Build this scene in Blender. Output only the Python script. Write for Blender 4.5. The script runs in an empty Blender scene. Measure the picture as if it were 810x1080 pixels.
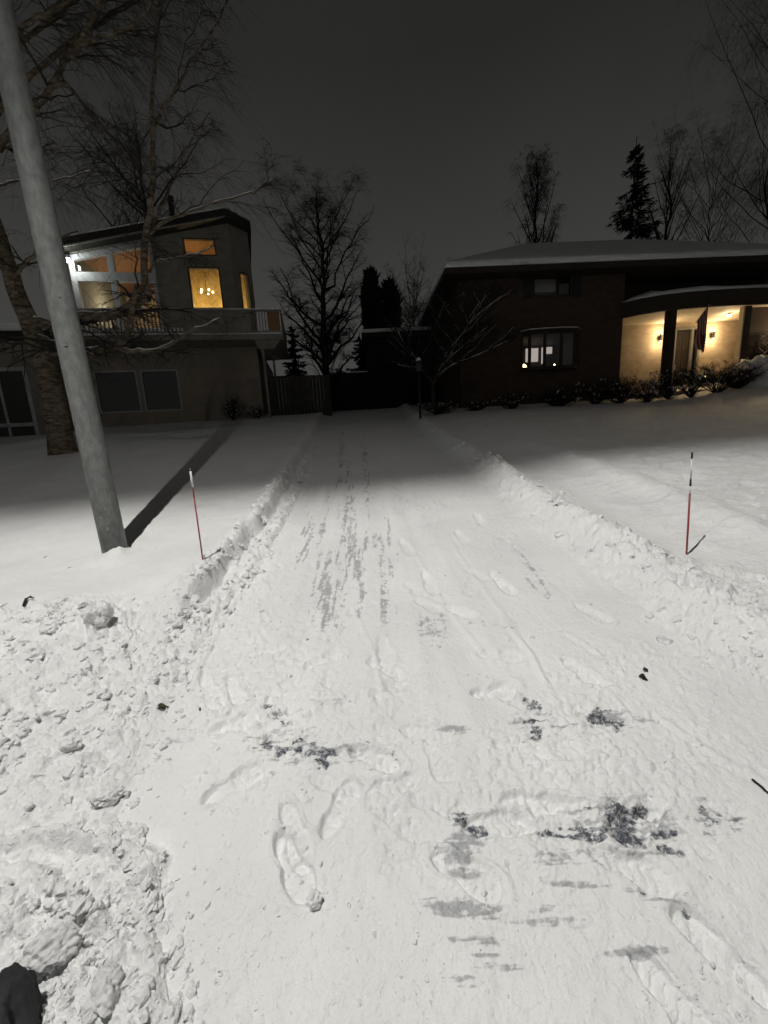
import bpy, bmesh, math, random
import numpy as np
from mathutils import Vector, Matrix

SC = bpy.context.scene
COL = SC.collection
random.seed(7)

# ------------------------------------------------------------------ camera geometry (photo 810 x 1080)
F, EYE = 410.0, 1.5
def _cam():
    d = np.array([520 - 405, -(2650 - 540), -F]); Z = -d / np.linalg.norm(d)
    f = np.array([0, 0, -1.0]); Y = f - f.dot(Z) * Z; Y /= np.linalg.norm(Y)
    return np.array([np.cross(Y, Z), Y, Z])
RC = _cam()
def ray(px, py): return RC @ np.array([(px - 405) / F, -(py - 540) / F, -1.0])
_d = ray(367, 398); G = _d[2] / _d[1]                      # the drive climbs away from the street
def at(px, py, h=0.0):                                      # a measured point on the slope, h above it
    r = ray(px, py); t = -(EYE - h) / (r[2] - G * r[1]); return r * t + np.array([0, 0, EYE])
def atY(px, py, Y):
    r = ray(px, py); return r * Y / r[1] + np.array([0, 0, EYE])

# ------------------------------------------------------------------ helpers
def tag(o, label=None, cat=None, group=None, kind=None):
    if label: o['label'] = label
    if cat: o['category'] = cat
    if group: o['group'] = group
    if kind: o['kind'] = kind
    return o
def empty(name, loc, rz=0.0):
    o = bpy.data.objects.new(name, None); COL.objects.link(o)
    o.location = loc; o.rotation_euler = (0, 0, rz); o.empty_display_size = .1
    return o
def link(name, me, mat, parent=None):
    if mat: me.materials.append(mat)
    o = bpy.data.objects.new(name, me); COL.objects.link(o); o.parent = parent
    return o
def mesh_np(name, V, Fq, smooth=False):
    V = np.asarray(V, dtype=np.float32); me = bpy.data.meshes.new(name)
    Fq = np.asarray(Fq, dtype=np.int32); n, k = Fq.shape
    me.vertices.add(len(V)); me.vertices.foreach_set('co', V.ravel())
    me.loops.add(n * k); me.loops.foreach_set('vertex_index', Fq.ravel())
    me.polygons.add(n); me.polygons.foreach_set('loop_start', np.arange(0, n * k, k, dtype=np.int32))
    me.polygons.foreach_set('loop_total', np.full(n, k, dtype=np.int32))
    me.polygons.foreach_set('use_smooth', np.full(n, smooth))
    me.update(calc_edges=True); me.validate(); return me

class MB:
    def __init__(s): s.v, s.f = [], []
    def add(s, vs, fs):
        b = len(s.v); s.v += [tuple(v) for v in vs]; s.f += [tuple(i + b for i in f) for f in fs]; return s
    def box(s, x0, x1, y0, y1, z0, z1):
        return s.add([(x0,y0,z0),(x1,y0,z0),(x1,y1,z0),(x0,y1,z0),(x0,y0,z1),(x1,y0,z1),(x1,y1,z1),(x0,y1,z1)],
                     [(3,2,1,0),(4,5,6,7),(0,1,5,4),(1,2,6,5),(2,3,7,6),(3,0,4,7)])
    def slab(s, x0, x1, y0, y1, zb0, zb1, zt0, zt1):         # bottom and top slope along x
        return s.add([(x0,y0,zb0),(x1,y0,zb1),(x1,y1,zb1),(x0,y1,zb0),(x0,y0,zt0),(x1,y0,zt1),(x1,y1,zt1),(x0,y1,zt0)],
                     [(3,2,1,0),(4,5,6,7),(0,1,5,4),(1,2,6,5),(2,3,7,6),(3,0,4,7)])
    def tube(s, pts, rad, n=10, cap=True):
        pts = [Vector([float(q) for q in p]) for p in pts]; b = len(s.v); rad = [float(q) for q in rad] if hasattr(rad, '__len__') else [rad] * len(pts)
        for i, p in enumerate(pts):
            t = (pts[min(i+1, len(pts)-1)] - pts[max(i-1, 0)]).normalized()
            u = t.cross(Vector((0.3, 0.9, 0.15)) if abs(t.z) < .9 else Vector((1, 0, 0))).normalized(); w = t.cross(u)
            for k in range(n):
                a = 2 * math.pi * k / n; s.v.append(tuple(p + rad[i] * (math.cos(a) * u + math.sin(a) * w)))
        for i in range(len(pts) - 1):
            for k in range(n):
                s.f.append((b+i*n+k, b+i*n+(k+1) % n, b+(i+1)*n+(k+1) % n, b+(i+1)*n+k))
        if cap:
            s.f.append(tuple(b + k for k in reversed(range(n)))); s.f.append(tuple(b + (len(pts)-1)*n + k for k in range(n)))
        return s
    def prism(s, poly, z0, z1):                              # plan polygon, counter-clockwise
        n = len(poly)
        return s.add([(x, y, z0) for x, y in poly] + [(x, y, z1) for x, y in poly],
                     [tuple(reversed(range(n))), tuple(range(n, 2*n))] + [(i, (i+1) % n, n+(i+1) % n, n+i) for i in range(n)])
    def build(s, name, mat, parent=None, smooth=False, bevel=0):
        me = bpy.data.meshes.new(name); me.from_pydata(s.v, [], s.f); me.update()
        bm = bmesh.new(); bm.from_mesh(me)
        if bevel:
            bmesh.ops.bevel(bm, geom=list(bm.edges), offset=bevel, segments=2, affect='EDGES', profile=.6)
        bmesh.ops.recalc_face_normals(bm, faces=list(bm.faces))
        bm.to_mesh(me); bm.free()
        if smooth: me.polygons.foreach_set('use_smooth', [True] * len(me.polygons))
        return link(name, me, mat, parent)

# ------------------------------------------------------------------ noise in numpy
def _h(i, j, s):
    with np.errstate(over='ignore'):
        n = (i.astype(np.int64) * 374761393 + j.astype(np.int64) * 668265263 + s * 1442695041) & 0xffffffff
        n = ((n ^ (n >> 13)) * 1274126177) & 0xffffffff
        n = ((n ^ (n >> 16)) * 2246822519) & 0xffffffff
    return ((n ^ (n >> 15)) & 0xffffff) / float(0xffffff)
def vnoise(x, y, s=0):
    i, j = np.floor(x), np.floor(y); fx, fy = x - i, y - j
    fx = fx*fx*fx*(fx*(fx*6-15)+10); fy = fy*fy*fy*(fy*(fy*6-15)+10)
    a, b, c, d = _h(i, j, s), _h(i+1, j, s), _h(i, j+1, s), _h(i+1, j+1, s)
    return (a*(1-fx)+b*fx)*(1-fy)+(c*(1-fx)+d*fx)*fy
def fbm(x, y, s=0, o=4, g=.5):
    t = 0; a = 1; n = 0
    for k in range(o):
        t = t + a * (vnoise(x, y, s + k*17) - .5); n += a; a *= g; x, y = x*1.83*.8+y*1.83*.6, y*1.83*.8-x*1.83*.6
    return t / n
def clods(x, y, size, prob, s, flat=.75):                    # rounded lumps, one at most per cell
    X, Y = x / size, y / size; i, j = np.floor(X), np.floor(Y); out = np.zeros_like(X)
    for di in (-1, 0, 1):
        for dj in (-1, 0, 1):
            ci, cj = i + di, j + dj
            on = _h(ci, cj, s) < prob; r = .22 + .42 * _h(ci, cj, s+1)**1.6
            dx = X - ci - .15 - .7*_h(ci, cj, s+2); dy = Y - cj - .15 - .7*_h(ci, cj, s+3)
            a = _h(ci, cj, s+4) * 3.1416; e = .65 + .5*_h(ci, cj, s+5)
            ux, uy = (dx*np.cos(a)+dy*np.sin(a)) * e, (dy*np.cos(a)-dx*np.sin(a)) / e
            q = 1 - (ux*ux+uy*uy) / (r*r)
            out = np.maximum(out, np.where(on, np.sqrt(np.maximum(q, 0)) * r * flat, 0))
    return out * size
def ss(a, b, x):
    t = np.clip((x - a) / (b - a), 0, 1); return t*t*(3-2*t)
def poly_dist(x, y, pts):
    d = np.full_like(x, 9.0)
    for (x0, y0), (x1, y1) in zip(pts[:-1], pts[1:]):
        ax, ay = x1-x0, y1-y0; t = np.clip(((x-x0)*ax+(y-y0)*ay) / (ax*ax+ay*ay), 0, 1)
        d = np.minimum(d, np.hypot(x-x0-t*ax, y-y0-t*ay))
    return d

# ------------------------------------------------------------------ materials
def new_mat(name):
    m = bpy.data.materials.new(name); m.use_nodes = True; nt = m.node_tree; nt.nodes.clear()
    out = nt.nodes.new('ShaderNodeOutputMaterial'); return m, nt, out
def nd(nt, t, **kw):
    n = nt.nodes.new(t)
    for k, v in kw.items():
        if k in n.bl_rna.properties.keys(): setattr(n, k, v)
        else: n.inputs[k.replace('_', ' ')].default_value = v
    return n
def paint(name, c0, c1=None, scale=8.0, rough=.7, bump=.15, bscale=40.0, metal=0.0, stretch=(1, 1, 1), spec=.3, lo=.35, hi=.65, bdist=.01):
    m, nt, out = new_mat(name); L = nt.links
    b = nd(nt, 'ShaderNodeBsdfPrincipled', Roughness=rough, Metallic=metal); b.inputs['Specular IOR Level'].default_value = spec
    tc = nd(nt, 'ShaderNodeTexCoord'); mp = nd(nt, 'ShaderNodeMapping'); mp.inputs['Scale'].default_value = stretch
    L.new(tc.outputs['Object'], mp.inputs['Vector'])
    n1 = nd(nt, 'ShaderNodeTexNoise', Scale=scale, Detail=6.0, Roughness=.65); L.new(mp.outputs[0], n1.inputs['Vector'])
    cr = nd(nt, 'ShaderNodeValToRGB'); cr.color_ramp.elements[0].position = lo; cr.color_ramp.elements[1].position = hi
    cr.color_ramp.elements[0].color = (*c0, 1); cr.color_ramp.elements[1].color = (*(c1 or c0), 1)
    L.new(n1.outputs['Fac'], cr.inputs['Fac']); L.new(cr.outputs['Color'], b.inputs['Base Color'])
    if bump:
        n2 = nd(nt, 'ShaderNodeTexNoise', Scale=bscale, Detail=5.0); L.new(mp.outputs[0], n2.inputs['Vector'])
        bp = nd(nt, 'ShaderNodeBump', Strength=bump, Distance=bdist); L.new(n2.outputs['Fac'], bp.inputs['Height'])
        L.new(bp.outputs['Normal'], b.inputs['Normal'])
    L.new(b.outputs[0], out.inputs['Surface']); return m
def glow(name, col, strength):
    m, nt, out = new_mat(name); e = nd(nt, 'ShaderNodeEmission', Strength=strength); e.inputs['Color'].default_value = (*col, 1)
    nt.links.new(e.outputs[0], out.inputs['Surface']); return m
def glass(name, tint=(.9, .9, .9), refl=.08):
    m, nt, out = new_mat(name); t = nd(nt, 'ShaderNodeBsdfTransparent'); t.inputs[0].default_value = (*tint, 1)
    g = nd(nt, 'ShaderNodeBsdfGlossy', Roughness=.03); mx = nd(nt, 'ShaderNodeMixShader'); mx.inputs[0].default_value = refl
    nt.links.new(t.outputs[0], mx.inputs[1]); nt.links.new(g.outputs[0], mx.inputs[2]); nt.links.new(mx.outputs[0], out.inputs['Surface']); return m
def brick(name, c0, c1, mortar, scale=4.0):
    m, nt, out = new_mat(name); L = nt.links; b = nd(nt, 'ShaderNodeBsdfPrincipled', Roughness=.85)
    tc = nd(nt, 'ShaderNodeTexCoord'); mp = nd(nt, 'ShaderNodeMapping'); mp.inputs['Rotation'].default_value = (math.pi/2, 0, 0)
    L.new(tc.outputs['Object'], mp.inputs['Vector'])
    br = nd(nt, 'ShaderNodeTexBrick', Scale=scale); br.inputs['Color1'].default_value = (*c0, 1); br.inputs['Color2'].default_value = (*c1, 1)
    br.inputs['Mortar'].default_value = (*mortar, 1); br.inputs['Mortar Size'].default_value = .018
    br.inputs['Brick Width'].default_value = .9; br.inputs['Row Height'].default_value = .3
    L.new(mp.outputs[0], br.inputs['Vector']); n = nd(nt, 'ShaderNodeTexNoise', Scale=2.2, Detail=5.0); L.new(tc.outputs['Object'], n.inputs['Vector'])
    mr = nd(nt, 'ShaderNodeMapRange'); mr.inputs[3].default_value = .65; mr.inputs[4].default_value = 1.25; L.new(n.outputs['Fac'], mr.inputs[0])
    mu = nd(nt, 'ShaderNodeMix', data_type='RGBA', blend_type='MULTIPLY'); mu.inputs[0].default_value = 1
    L.new(br.outputs['Color'], mu.inputs[6]); L.new(mr.outputs[0], mu.inputs[7]); L.new(mu.outputs[2], b.inputs['Base Color'])
    bp = nd(nt, 'ShaderNodeBump', Strength=.4, Distance=.01); L.new(br.outputs['Fac'], bp.inputs['Height']); bp.invert = True
    L.new(bp.outputs['Normal'], b.inputs['Normal']); L.new(b.outputs[0], out.inputs['Surface']); return m

def snow_mat(name, asphalt=False, grain=1.0):
    m, nt, out = new_mat(name); L = nt.links
    b = nd(nt, 'ShaderNodeBsdfPrincipled', Roughness=.62); b.inputs['Specular IOR Level'].default_value = .25
    tc = nd(nt, 'ShaderNodeTexCoord')
    n0 = nd(nt, 'ShaderNodeTexNoise', Scale=1.7, Detail=6.0, Roughness=.6); L.new(tc.outputs['Object'], n0.inputs['Vector'])
    cr = nd(nt, 'ShaderNodeValToRGB'); cr.color_ramp.elements[0].position = .3; cr.color_ramp.elements[1].position = .7
    cr.color_ramp.elements[0].color = (.78, .785, .79, 1); cr.color_ramp.elements[1].color = (.88, .88, .88, 1)
    L.new(n0.outputs['Fac'], cr.inputs['Fac']); col = cr.outputs['Color']; rough = None
    if asphalt:
        at_ = nd(nt, 'ShaderNodeAttribute', attribute_name='bare'); gr = nd(nt, 'ShaderNodeAttribute', attribute_name='grime')
        n3 = nd(nt, 'ShaderNodeTexNoise', Scale=60.0, Detail=6.0, Roughness=.8); L.new(tc.outputs['Object'], n3.inputs['Vector'])
        def mask(a, lo, hi, amp):
            s = nd(nt, 'ShaderNodeMath', operation='MULTIPLY_ADD'); s.inputs[1].default_value = amp; L.new(n3.outputs['Fac'], s.inputs[0]); L.new(a.outputs['Fac'], s.inputs[2])
            r = nd(nt, 'ShaderNodeMapRange', interpolation_type='SMOOTHSTEP'); r.inputs[1].default_value = lo; r.inputs[2].default_value = hi; L.new(s.outputs[0], r.inputs[0]); return r.outputs[0]
        mg = mask(gr, .90, 1.62, 1.15); ma = mask(at_, 1.08, 1.42, 1.15)
        m1 = nd(nt, 'ShaderNodeMix', data_type='RGBA'); L.new(mg, m1.inputs[0]); L.new(col, m1.inputs[6]); m1.inputs[7].default_value = (.36, .365, .385, 1)
        m2 = nd(nt, 'ShaderNodeMix', data_type='RGBA'); L.new(ma, m2.inputs[0]); L.new(m1.outputs[2], m2.inputs[6]); m2.inputs[7].default_value = (.05, .054, .078, 1)
        col = m2.outputs[2]
    L.new(col, b.inputs['Base Color'])
    hs = None
    for sc, dist in ((28.0, .02), (95.0, .010), (310.0, .004)):
        n = nd(nt, 'ShaderNodeTexNoise', Scale=sc, Detail=3.0, Roughness=.55); L.new(tc.outputs['Object'], n.inputs['Vector'])
        bp = nd(nt, 'ShaderNodeBump', Strength=.55 * grain, Distance=dist); L.new(n.outputs['Fac'], bp.inputs['Height'])
        if hs: L.new(hs.outputs['Normal'], bp.inputs['Normal'])
        hs = bp
    L.new(hs.outputs['Normal'], b.inputs['Normal'])
    L.new(b.outputs[0], out.inputs['Surface']); return m

M = {}
M['snow'] = snow_mat('snow'); M['drive'] = snow_mat('packed_snow', True, .8)
M['shadesnow'] = paint('shaded_grey_snow', (.6, .6, .605), (.78, .78, .785), 9, .8, .6, 60, bdist=.012)  # greyer snow: the shade on the lumps is put into the colour
M['roofsnow'] = snow_mat('roof_snow', False, 1.2)
M['pole'] = paint('galvanised_steel', (.10, .106, .103), (.19, .196, .19), 26, .6, .5, 70, .0, (1, 1, .45), lo=.3, hi=.7, bdist=.006)
M['darkmetal'] = paint('dark_metal', (.03, .03, .03), (.05, .05, .05), 20, .5)
M['lens'] = glow('lamp_lens', (1, .97, .9), 6)
M['red'] = paint('red_fibreglass', (.24, .035, .045), (.3, .05, .055), 30, .45, 0)
M['white'] = paint('white_paint', (.62, .63, .64), (.72, .73, .74), 6, .6, .05)
M['framepaint'] = paint('weathered_frame_paint', (.33, .34, .35), (.42, .43, .44), 5, .7, .1)
M['black'] = paint('black_paint', (.015, .015, .015), (.025, .025, .025), 20, .5, 0)
M['stucco'] = paint('olive_stucco', (.19, .183, .152), (.25, .238, .2), 3, .9, .4, 60)
M['stucco_low'] = paint('beige_stucco', (.22, .193, .157), (.29, .25, .207), 2, .9, .4, 60)
M['fascia'] = paint('dark_fascia', (.02, .018, .016), (.032, .03, .026), 12, .8)
M['fence'] = paint('fence_boards', (.035, .034, .028), (.05, .047, .04), 6, .85, .3, 20, 0, (6, 6, .4))
M['blackwood'] = paint('black_stained_wood', (.006, .006, .006), (.012, .012, .011), 8, .9, .2, 20, 0, (6, 6, .4))
M['brick'] = brick('dark_brown_brick', (.05, .03, .018), (.066, .04, .024), (.05, .042, .034), 3.5)
M['tanbrick'] = brick('tan_brick', (.40, .31, .2), (.47, .37, .25), (.43, .35, .25), 3.5)
M['trim'] = paint('brown_trim', (.03, .022, .016), (.045, .033, .024), 10, .7, .1)
M['greytrim'] = paint('grey_trim', (.2, .19, .17), (.26, .25, .22), 8, .7, .05)
M['soffit'] = paint('cream_soffit', (.5, .42, .3), (.58, .5, .36), 6, .8, .05)
M['door'] = paint('grey_door', (.16, .15, .13), (.22, .2, .17), 8, .55, .05)
M['bark'] = paint('birch_bark', (.06, .048, .034), (.28, .225, .165), 5, .9, .7, 14, 0, (1.2, 1.2, 3.5), .2, .38, .66, .03)
M['limb'] = paint('birch_limb', (.06, .055, .048), (.13, .12, .1), 9, .9, .3, 30)
M['twig'] = paint('birch_twig', (.03, .027, .023), (.055, .05, .043), 12, .9, 0)
M['darkbark'] = paint('dark_bark', (.02, .018, .015), (.035, .03, .025), 8, .95, .3, 25)
M['fartwig'] = paint('far_twig', (.014, .013, .012), (.024, .022, .02), 8, .95, 0)
M['needle'] = paint('spruce_needles', (.008, .012, .009), (.02, .027, .018), 6, .9, 0)
M['glass'] = glass('window_glass'); M['darkglass'] = glass('dark_window_glass', (.5, .5, .5), .12)
M['blind'] = paint('grey_blind', (.05, .05, .05), (.065, .065, .062), 3, .9, .1, 20, 0, (1, 1, 10))
M['paleblind'] = paint('pale_blind', (.3, .3, .27), (.36, .36, .33), 3, .9, .1, 20, 0, (1, 1, 14))
M['roomwarm'] = paint('warm_room_paint', (.36, .24, .1), (.74, .56, .28), 2.2, .9, 0)
M['woodroom'] = paint('timber_ceiling', (.2, .1, .045), (.28, .15, .07), 3, .7, .1, 20, 0, (1, 8, 8))
M['tanroom'] = paint('tan_room_paint', (.45, .33, .2), (.55, .42, .27), 3, .9, 0)
M['bulb'] = glow('warm_bulb', (1, .74, .36), 9); M['coolbulb'] = glow('white_lamp', (.95, 1, .95), 30)
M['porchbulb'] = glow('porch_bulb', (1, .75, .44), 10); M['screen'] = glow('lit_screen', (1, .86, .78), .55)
M['rock'] = paint('dark_rock', (.022, .022, .025), (.05, .05, .053), 12, .85, .5, 30)
M['leafgreen'] = paint('dull_green_leaf', (.05, .055, .025), (.07, .075, .035), 40, .7, 0)
M['deadleaf'] = paint('dead_leaf', (.03, .022, .018), (.05, .035, .028), 40, .8, 0)
M['concrete'] = paint('porch_concrete', (.3, .28, .25), (.36, .34, .3), 5, .9, .2)

# ------------------------------------------------------------------ the ground: one relief, cut into drive, lawns and banks
Lpx = [(345,440),(338,462),(327,492),(312,530),(298,558),(282,585),(262,612),(240,640),(218,672),(200,705),(183,740),(164,775),(140,822),(122,860),(140,895),(158,925),(168,970),(178,1030),(190,1085)]
Rpx = [(425,440),(455,468),(490,496),(525,526),(560,556),(600,590),(640,622),(680,652),(720,680),(765,704),(815,728)]
Lw = np.array([at(*p)[:2] for p in Lpx]); Rw = np.array([at(*p)[:2] for p in Rpx])
def xl(y): o = np.argsort(Lw[:, 1]); return np.interp(y, Lw[o, 1], Lw[o, 0])
def xr(y):
    o = np.argsort(Rw[:, 1]); v = np.interp(y, Rw[o, 1], Rw[o, 0])
    s = (Rw[-1, 0]-Rw[-3, 0]) / (Rw[-1, 1]-Rw[-3, 1]); return np.where(y < Rw[-1, 1], Rw[-1, 0] + s*(y-Rw[-1, 1]), v)
def base_z(y):
    e = np.where(y < 18, y, 18 + 6*(1-np.exp(-(np.maximum(y, 18)-18) / 6))); return G * np.maximum(e, -.3)

def W2(px): return [tuple(at(*p)[:2]) for p in px]
PRINTS = [((300,845),(326,915)),((213,845),(278,808)),((500,731),(541,725)),((462,905),(520,938)),((690,1030),(742,1090)),((775,1018),(752,996)),
          ((214,708),(232,748)),((241,712),(256,742)),((372,790),(418,806)),((508,690),(548,694)),((497,872),(548,866)),((512,598),(548,634)),
          ((478,556),(496,578)),((352,862),(366,838)),((228,770),(266,758)),((600,700),(630,722)),((580,845),(545,850)),((330,700),(355,690)),
          ((430,770),(470,776)),((395,700),(420,708)),((470,640),(500,650)),((640,905),(690,925)),((265,690),(300,682)),
          ((300,890),(318,930)),((420,565),(436,590)),((446,600),(458,628)),((500,540),(512,556)),((610,640),(640,655))]
RIDGES = [([(600,718),(630,722),(650,738),(664,758)], .008, .012), ([(598,668),(618,680),(634,692)], .008, .012), ([(0,902),(60,890),(105,898),(150,902),(165,912),(158,928),(140,942)], .035, .022),
          ([(40,938),(75,958),(105,980),(122,1008)], .035, .02), ([(530,655),(560,690),(575,720)], .006, .012), ([(480,580),(560,690),(600,770)], .005, .015),
          ([(372,640),(395,690),(405,740)], .005, .012), ([(270,600),(225,672),(205,720)], .012, .015), ([(432,572),(470,640),(520,700)], .005, .012), ([(700,760),(760,800),(810,825)], .006, .015)]
_r = random.Random(5)
for _k in range(34):
    _y = 455 + 420*_r.random()**.8; _c = 372 + (_y-440)*.30 + _r.uniform(-.55, .75)*(_y-400)*.62; _s = .042*(_y-398); _a = _r.uniform(-1, 1)
    PRINTS.append(((_c-_a*_s, _y-_s*.28), (_c+_a*_s, _y+_s*.28)))
GROOVES = [[(362,445),(352,520),(330,640),(300,760),(262,900)], [(372,445),(368,540),(362,640),(355,740)], [(388,445),(398,520),(412,640),(425,760),(440,900)], [(402,445),(428,540),(470,640),(520,740),(590,870)], [(352,450),(325,540),(285,650)]]
def E_(cx, cy, rx, ry, ang=0.0, k=1.0): return (cx, cy, rx, ry, ang, k)
BARE = [E_(487,861,8,8),E_(499,869,9,5,20),E_(656,879,34,8,3),E_(690,893,32,4,10),E_(612,879,34,4,6),E_(608,870,22,3,6),E_(654,866,9,18,-30),E_(668,855,7,8),E_(678,848,6,10),E_(750,868,11,13,25),E_(757,856,20,7,15),
        E_(742,852,10,4,30),E_(632,757,17,7,15),E_(652,762,6,8,20),E_(334,792,20,8,12),E_(308,789,16,5),E_(279,786,9,5),E_(342,802,7,6),E_(295,751,12,6,20),E_(284,744,6,5),E_(565,770,6,10),E_(551,760,7,3),E_(560,741,7,4),
        E_(680,942,5,4,0,.9),E_(722,956,7,4,20,.9)]
GRIME = [E_(492,958,34,8,4,.75),E_(523,1014,24,6,3,.8),E_(505,992,22,4,3,.8),E_(590,906,36,10,5,.55),E_(490,896,15,22,0,.7),E_(692,1001,22,6,-5,.8),E_(660,1004,14,5,0,.75),E_(575,965,46,9,4,.55),E_(598,932,28,3,6,.8),
         E_(665,940,22,4,8,.75),E_(705,952,22,4,12,.8),E_(484,1035,16,5,5,.6),E_(350,620,14,46,4,.55),E_(346,645,9,22,4,.75),E_(378,598,5,34,-4,.95),E_(404,612,4,36,-3,.8),E_(368,540,5,60,1,.7),E_(366,490,4,20,0,.35),E_(455,662,14,22,0,.5),
         E_(325,560,6,34,16,.5),E_(392,570,16,8,0,.6),E_(352,650,8,24,5,.6),E_(655,872,48,26,8,.55),E_(318,785,50,18,8,.5),E_(755,862,26,18,10,.5),E_(477,770,12,4,0,.75),E_(620,760,60,12,3,.4),E_(570,762,26,14,0,.45),E_(300,752,24,12,10,.4),
         E_(360,475,3,40,3,.55),E_(384,480,3,44,-3,.5),E_(340,560,3,60,9,.5),E_(410,570,3,60,-6,.5),E_(186,768,22,16,0,.35),E_(345,730,30,20,0,.25),E_(520,660,30,5,0,.4),E_(560,600,8,30,-35,.45)]
def ell_field(x, y, lst):
    out = np.zeros_like(x)
    for cx, cy, rx, ry, ang, k in lst:
        a = math.radians(ang); c = at(cx, cy)[:2]
        e1 = at(cx + rx*math.cos(a), cy + rx*math.sin(a))[:2] - c; e2 = at(cx - ry*math.sin(a), cy + ry*math.cos(a))[:2] - c
        Mi = np.linalg.inv(np.array([e1, e2]).T); u = Mi[0, 0]*(x-c[0])+Mi[0, 1]*(y-c[1]); v = Mi[1, 0]*(x-c[0])+Mi[1, 1]*(y-c[1])
        out = np.maximum(out, k * np.exp(-.55*(u*u+v*v)))
    return out

LAWN = .16
HEAP_Y = 2.55
def relief(x, y):
    """height of the snow surface; region code; bare / grime fields"""
    z = base_z(y)
    wob = fbm(x*2.2, y*2.2, 3, 4); wf = fbm(x*9, y*9, 11, 4)
    dl = xl(y) - x + .10*wob + .06*wf; dr = x - xr(y) + .16*wob + .05*wf
    near = 1 - ss(8, 16, y)
    wx, wy = x + .05*fbm(x*7, y*7, 21), y + .05*fbm(x*7, y*7, 31)
    c1 = clods(wx, wy, .27, .55, 101); c2 = clods(wx, wy, .12, .6, 131); c3 = clods(wx, wy, .055, .7, 161); c4 = clods(x + .3*(wx-x), y + .3*(wy-y), .030, .6, 191); c7 = clods(wx+9.1, wy+4.3, .042, .85, 461, .95)
    pat = ss(.38, .60, vnoise(x*2.7+5, y*2.7, 471))
    # packed drive
    tr = ss(.02, .12, fbm(x*1.5, y*1.5, 41, 4)) * (.35 + .65*ss(.9, 1.5, y))
    drive = .010*fbm(x*1.1, y*.5, 51, 3) + (.003+.014*tr)*fbm(x*12, y*12, 61, 4, .6) + (.0012+.013*tr)*fbm(x*31, y*31, 66, 3, .6) + .005*fbm(x*14, y*2.2, 71, 3)*ss(1.6, 2.4, y)
    tp = 1.25*ss(.30, .52, vnoise(x*2.3+3, y*2.3, 481)) * (.3+.7*ss(1.0, 1.5, y))*(1-ss(3.2, 5, y))
    drive += pat*tr*.5*np.maximum(c4, c7)*near + tp*(.0085*fbm(x*36, y*36, 485, 3, .65) + .006*fbm(x*15, y*15, 487, 3) + .35*c4*ss(.5, .65, vnoise(x*7, y*7, 489)))
    drive += .5*c4*ss(.58, .70, vnoise(x*2.1, y*2.1, 77)) * near
    # lawn
    drift = .05*fbm(x*.7, y*.7, 81, 3) + .018*fbm(x*3.3, y*3.3, 86, 3) + .016*fbm(x*11, y*14, 91, 4, .55)*near + ss(.5, 1.6, dr)*near*(.020*fbm(x*7, y*15, 93, 4, .65) + .012*(ss(.5, .66, vnoise(x*9, y*20, 97))))
    drift += .03*(ss(.5, .62, vnoise(x*4.5, y*8, 95)) - .5)*ss(1.2, 2.2, dr)*near*.6
    lawn = LAWN + drift
    # left edge: rough strip, trench, cut wall with a rounded lip
    strip = ss(0, .05, dl)*(1-ss(.15, .22, dl))
    lefth = lawn*ss(.19, .27, dl) + .035*np.exp(-((dl-.33)/.09)**2) + strip*(.025 + .8*np.maximum(c2, c3*1.3) + .6*c3 + .05*fbm(x*14, y*14, 203)) + (.09*fbm(x*9, y*9, 201, 4, .6) + .7*c3 + .5*np.maximum(c2, c7))*np.exp(-((dl-.28)/.12)**2)
    # left heap
    g = ss(0, .9, dl)
    c5 = clods(wx+3.3, wy+1.7, .19, .7, 401); c6 = clods(wx+1.3, wy+5.7, .085, .8, 431)
    rough = np.maximum(c2, c6*1.2)*(.35+.65*pat) + .30*np.maximum(c1, c5)*ss(.5, .62, vnoise(x*1.3+9, y*1.3, 207)) + 1.1*c3 + (.7+.9*pat)*np.maximum(c4, c7)
    rough = rough * (.35 + .65*ss(.30, .60, vnoise(x*1.9, y*1.9, 205)))
    lowk = .5 + .5*ss(1.0, 1.55, y - .25*(x+1.1))
    edge = np.exp(-((dl-.05)/.05)**2)*(1-ss(.9, 1.5, y))*.03
    heap = ss(0, .10, dl)*(.012 + lowk*(.13*g + .10*fbm(x*1.8, y*1.8, 211, 3)*g + .13*fbm(x*5, y*2.6+x*2, 213, 4)*g) + rough*(.45+.45*g)*(.5+.5*lowk) + .05*fbm(x*15, y*15, 221, 4, .6)*lowk + .022*fbm(x*42, y*42, 227, 3, .6)) + edge
    wl = ss(HEAP_Y - .30, HEAP_Y + .22, y + .25*wob + .10*ss(-2.2, -3.4, x))
    left = heap*(1-wl) + lefth*wl
    # right bank and lawn
    nr = 1 - ss(1.9, 3.0, y)
    bank = ss(0, .42, dr)*.11 + .055*np.exp(-((dr-.42)/.16)**2)*(1-.6*nr)*(.6+.8*vnoise(x*1.5, y*1.5, 235)) - .035*np.exp(-((dr-.85)/.22)**2)*ss(2.2, 3.2, y) + .07*np.exp(-((dr-1.35-.05*y)/.22)**2)*ss(2.4, 3.2, y)*(1-ss(6, 8, y))
    rz = ss(0, .08, dr)*(1-ss(.5+.75*nr, .75+1.0*nr, dr))
    crest = np.exp(-((dr-.42)/.17)**2) + .7*nr*ss(.3, .5, dr)
    bank += rz*((.30+.9*crest)*np.maximum(c2, c6*1.2)*(.4+.6*pat) + (.35+.6*crest)*c3 + (.5+.8*crest)*np.maximum(c4, c7)*(.3+.7*pat) + .06*fbm(x*10, y*10, 231, 4, .6) + .02*fbm(x*40, y*40, 233, 3, .6)) * ss(.25, .6, vnoise(x*1.9, y*1.9, 237) + .25)*(1-.55*ss(6, 9, y)) + drift*ss(.4, 1.2, dr) + (LAWN-.11)*ss(.9, 2.2, dr)
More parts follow.
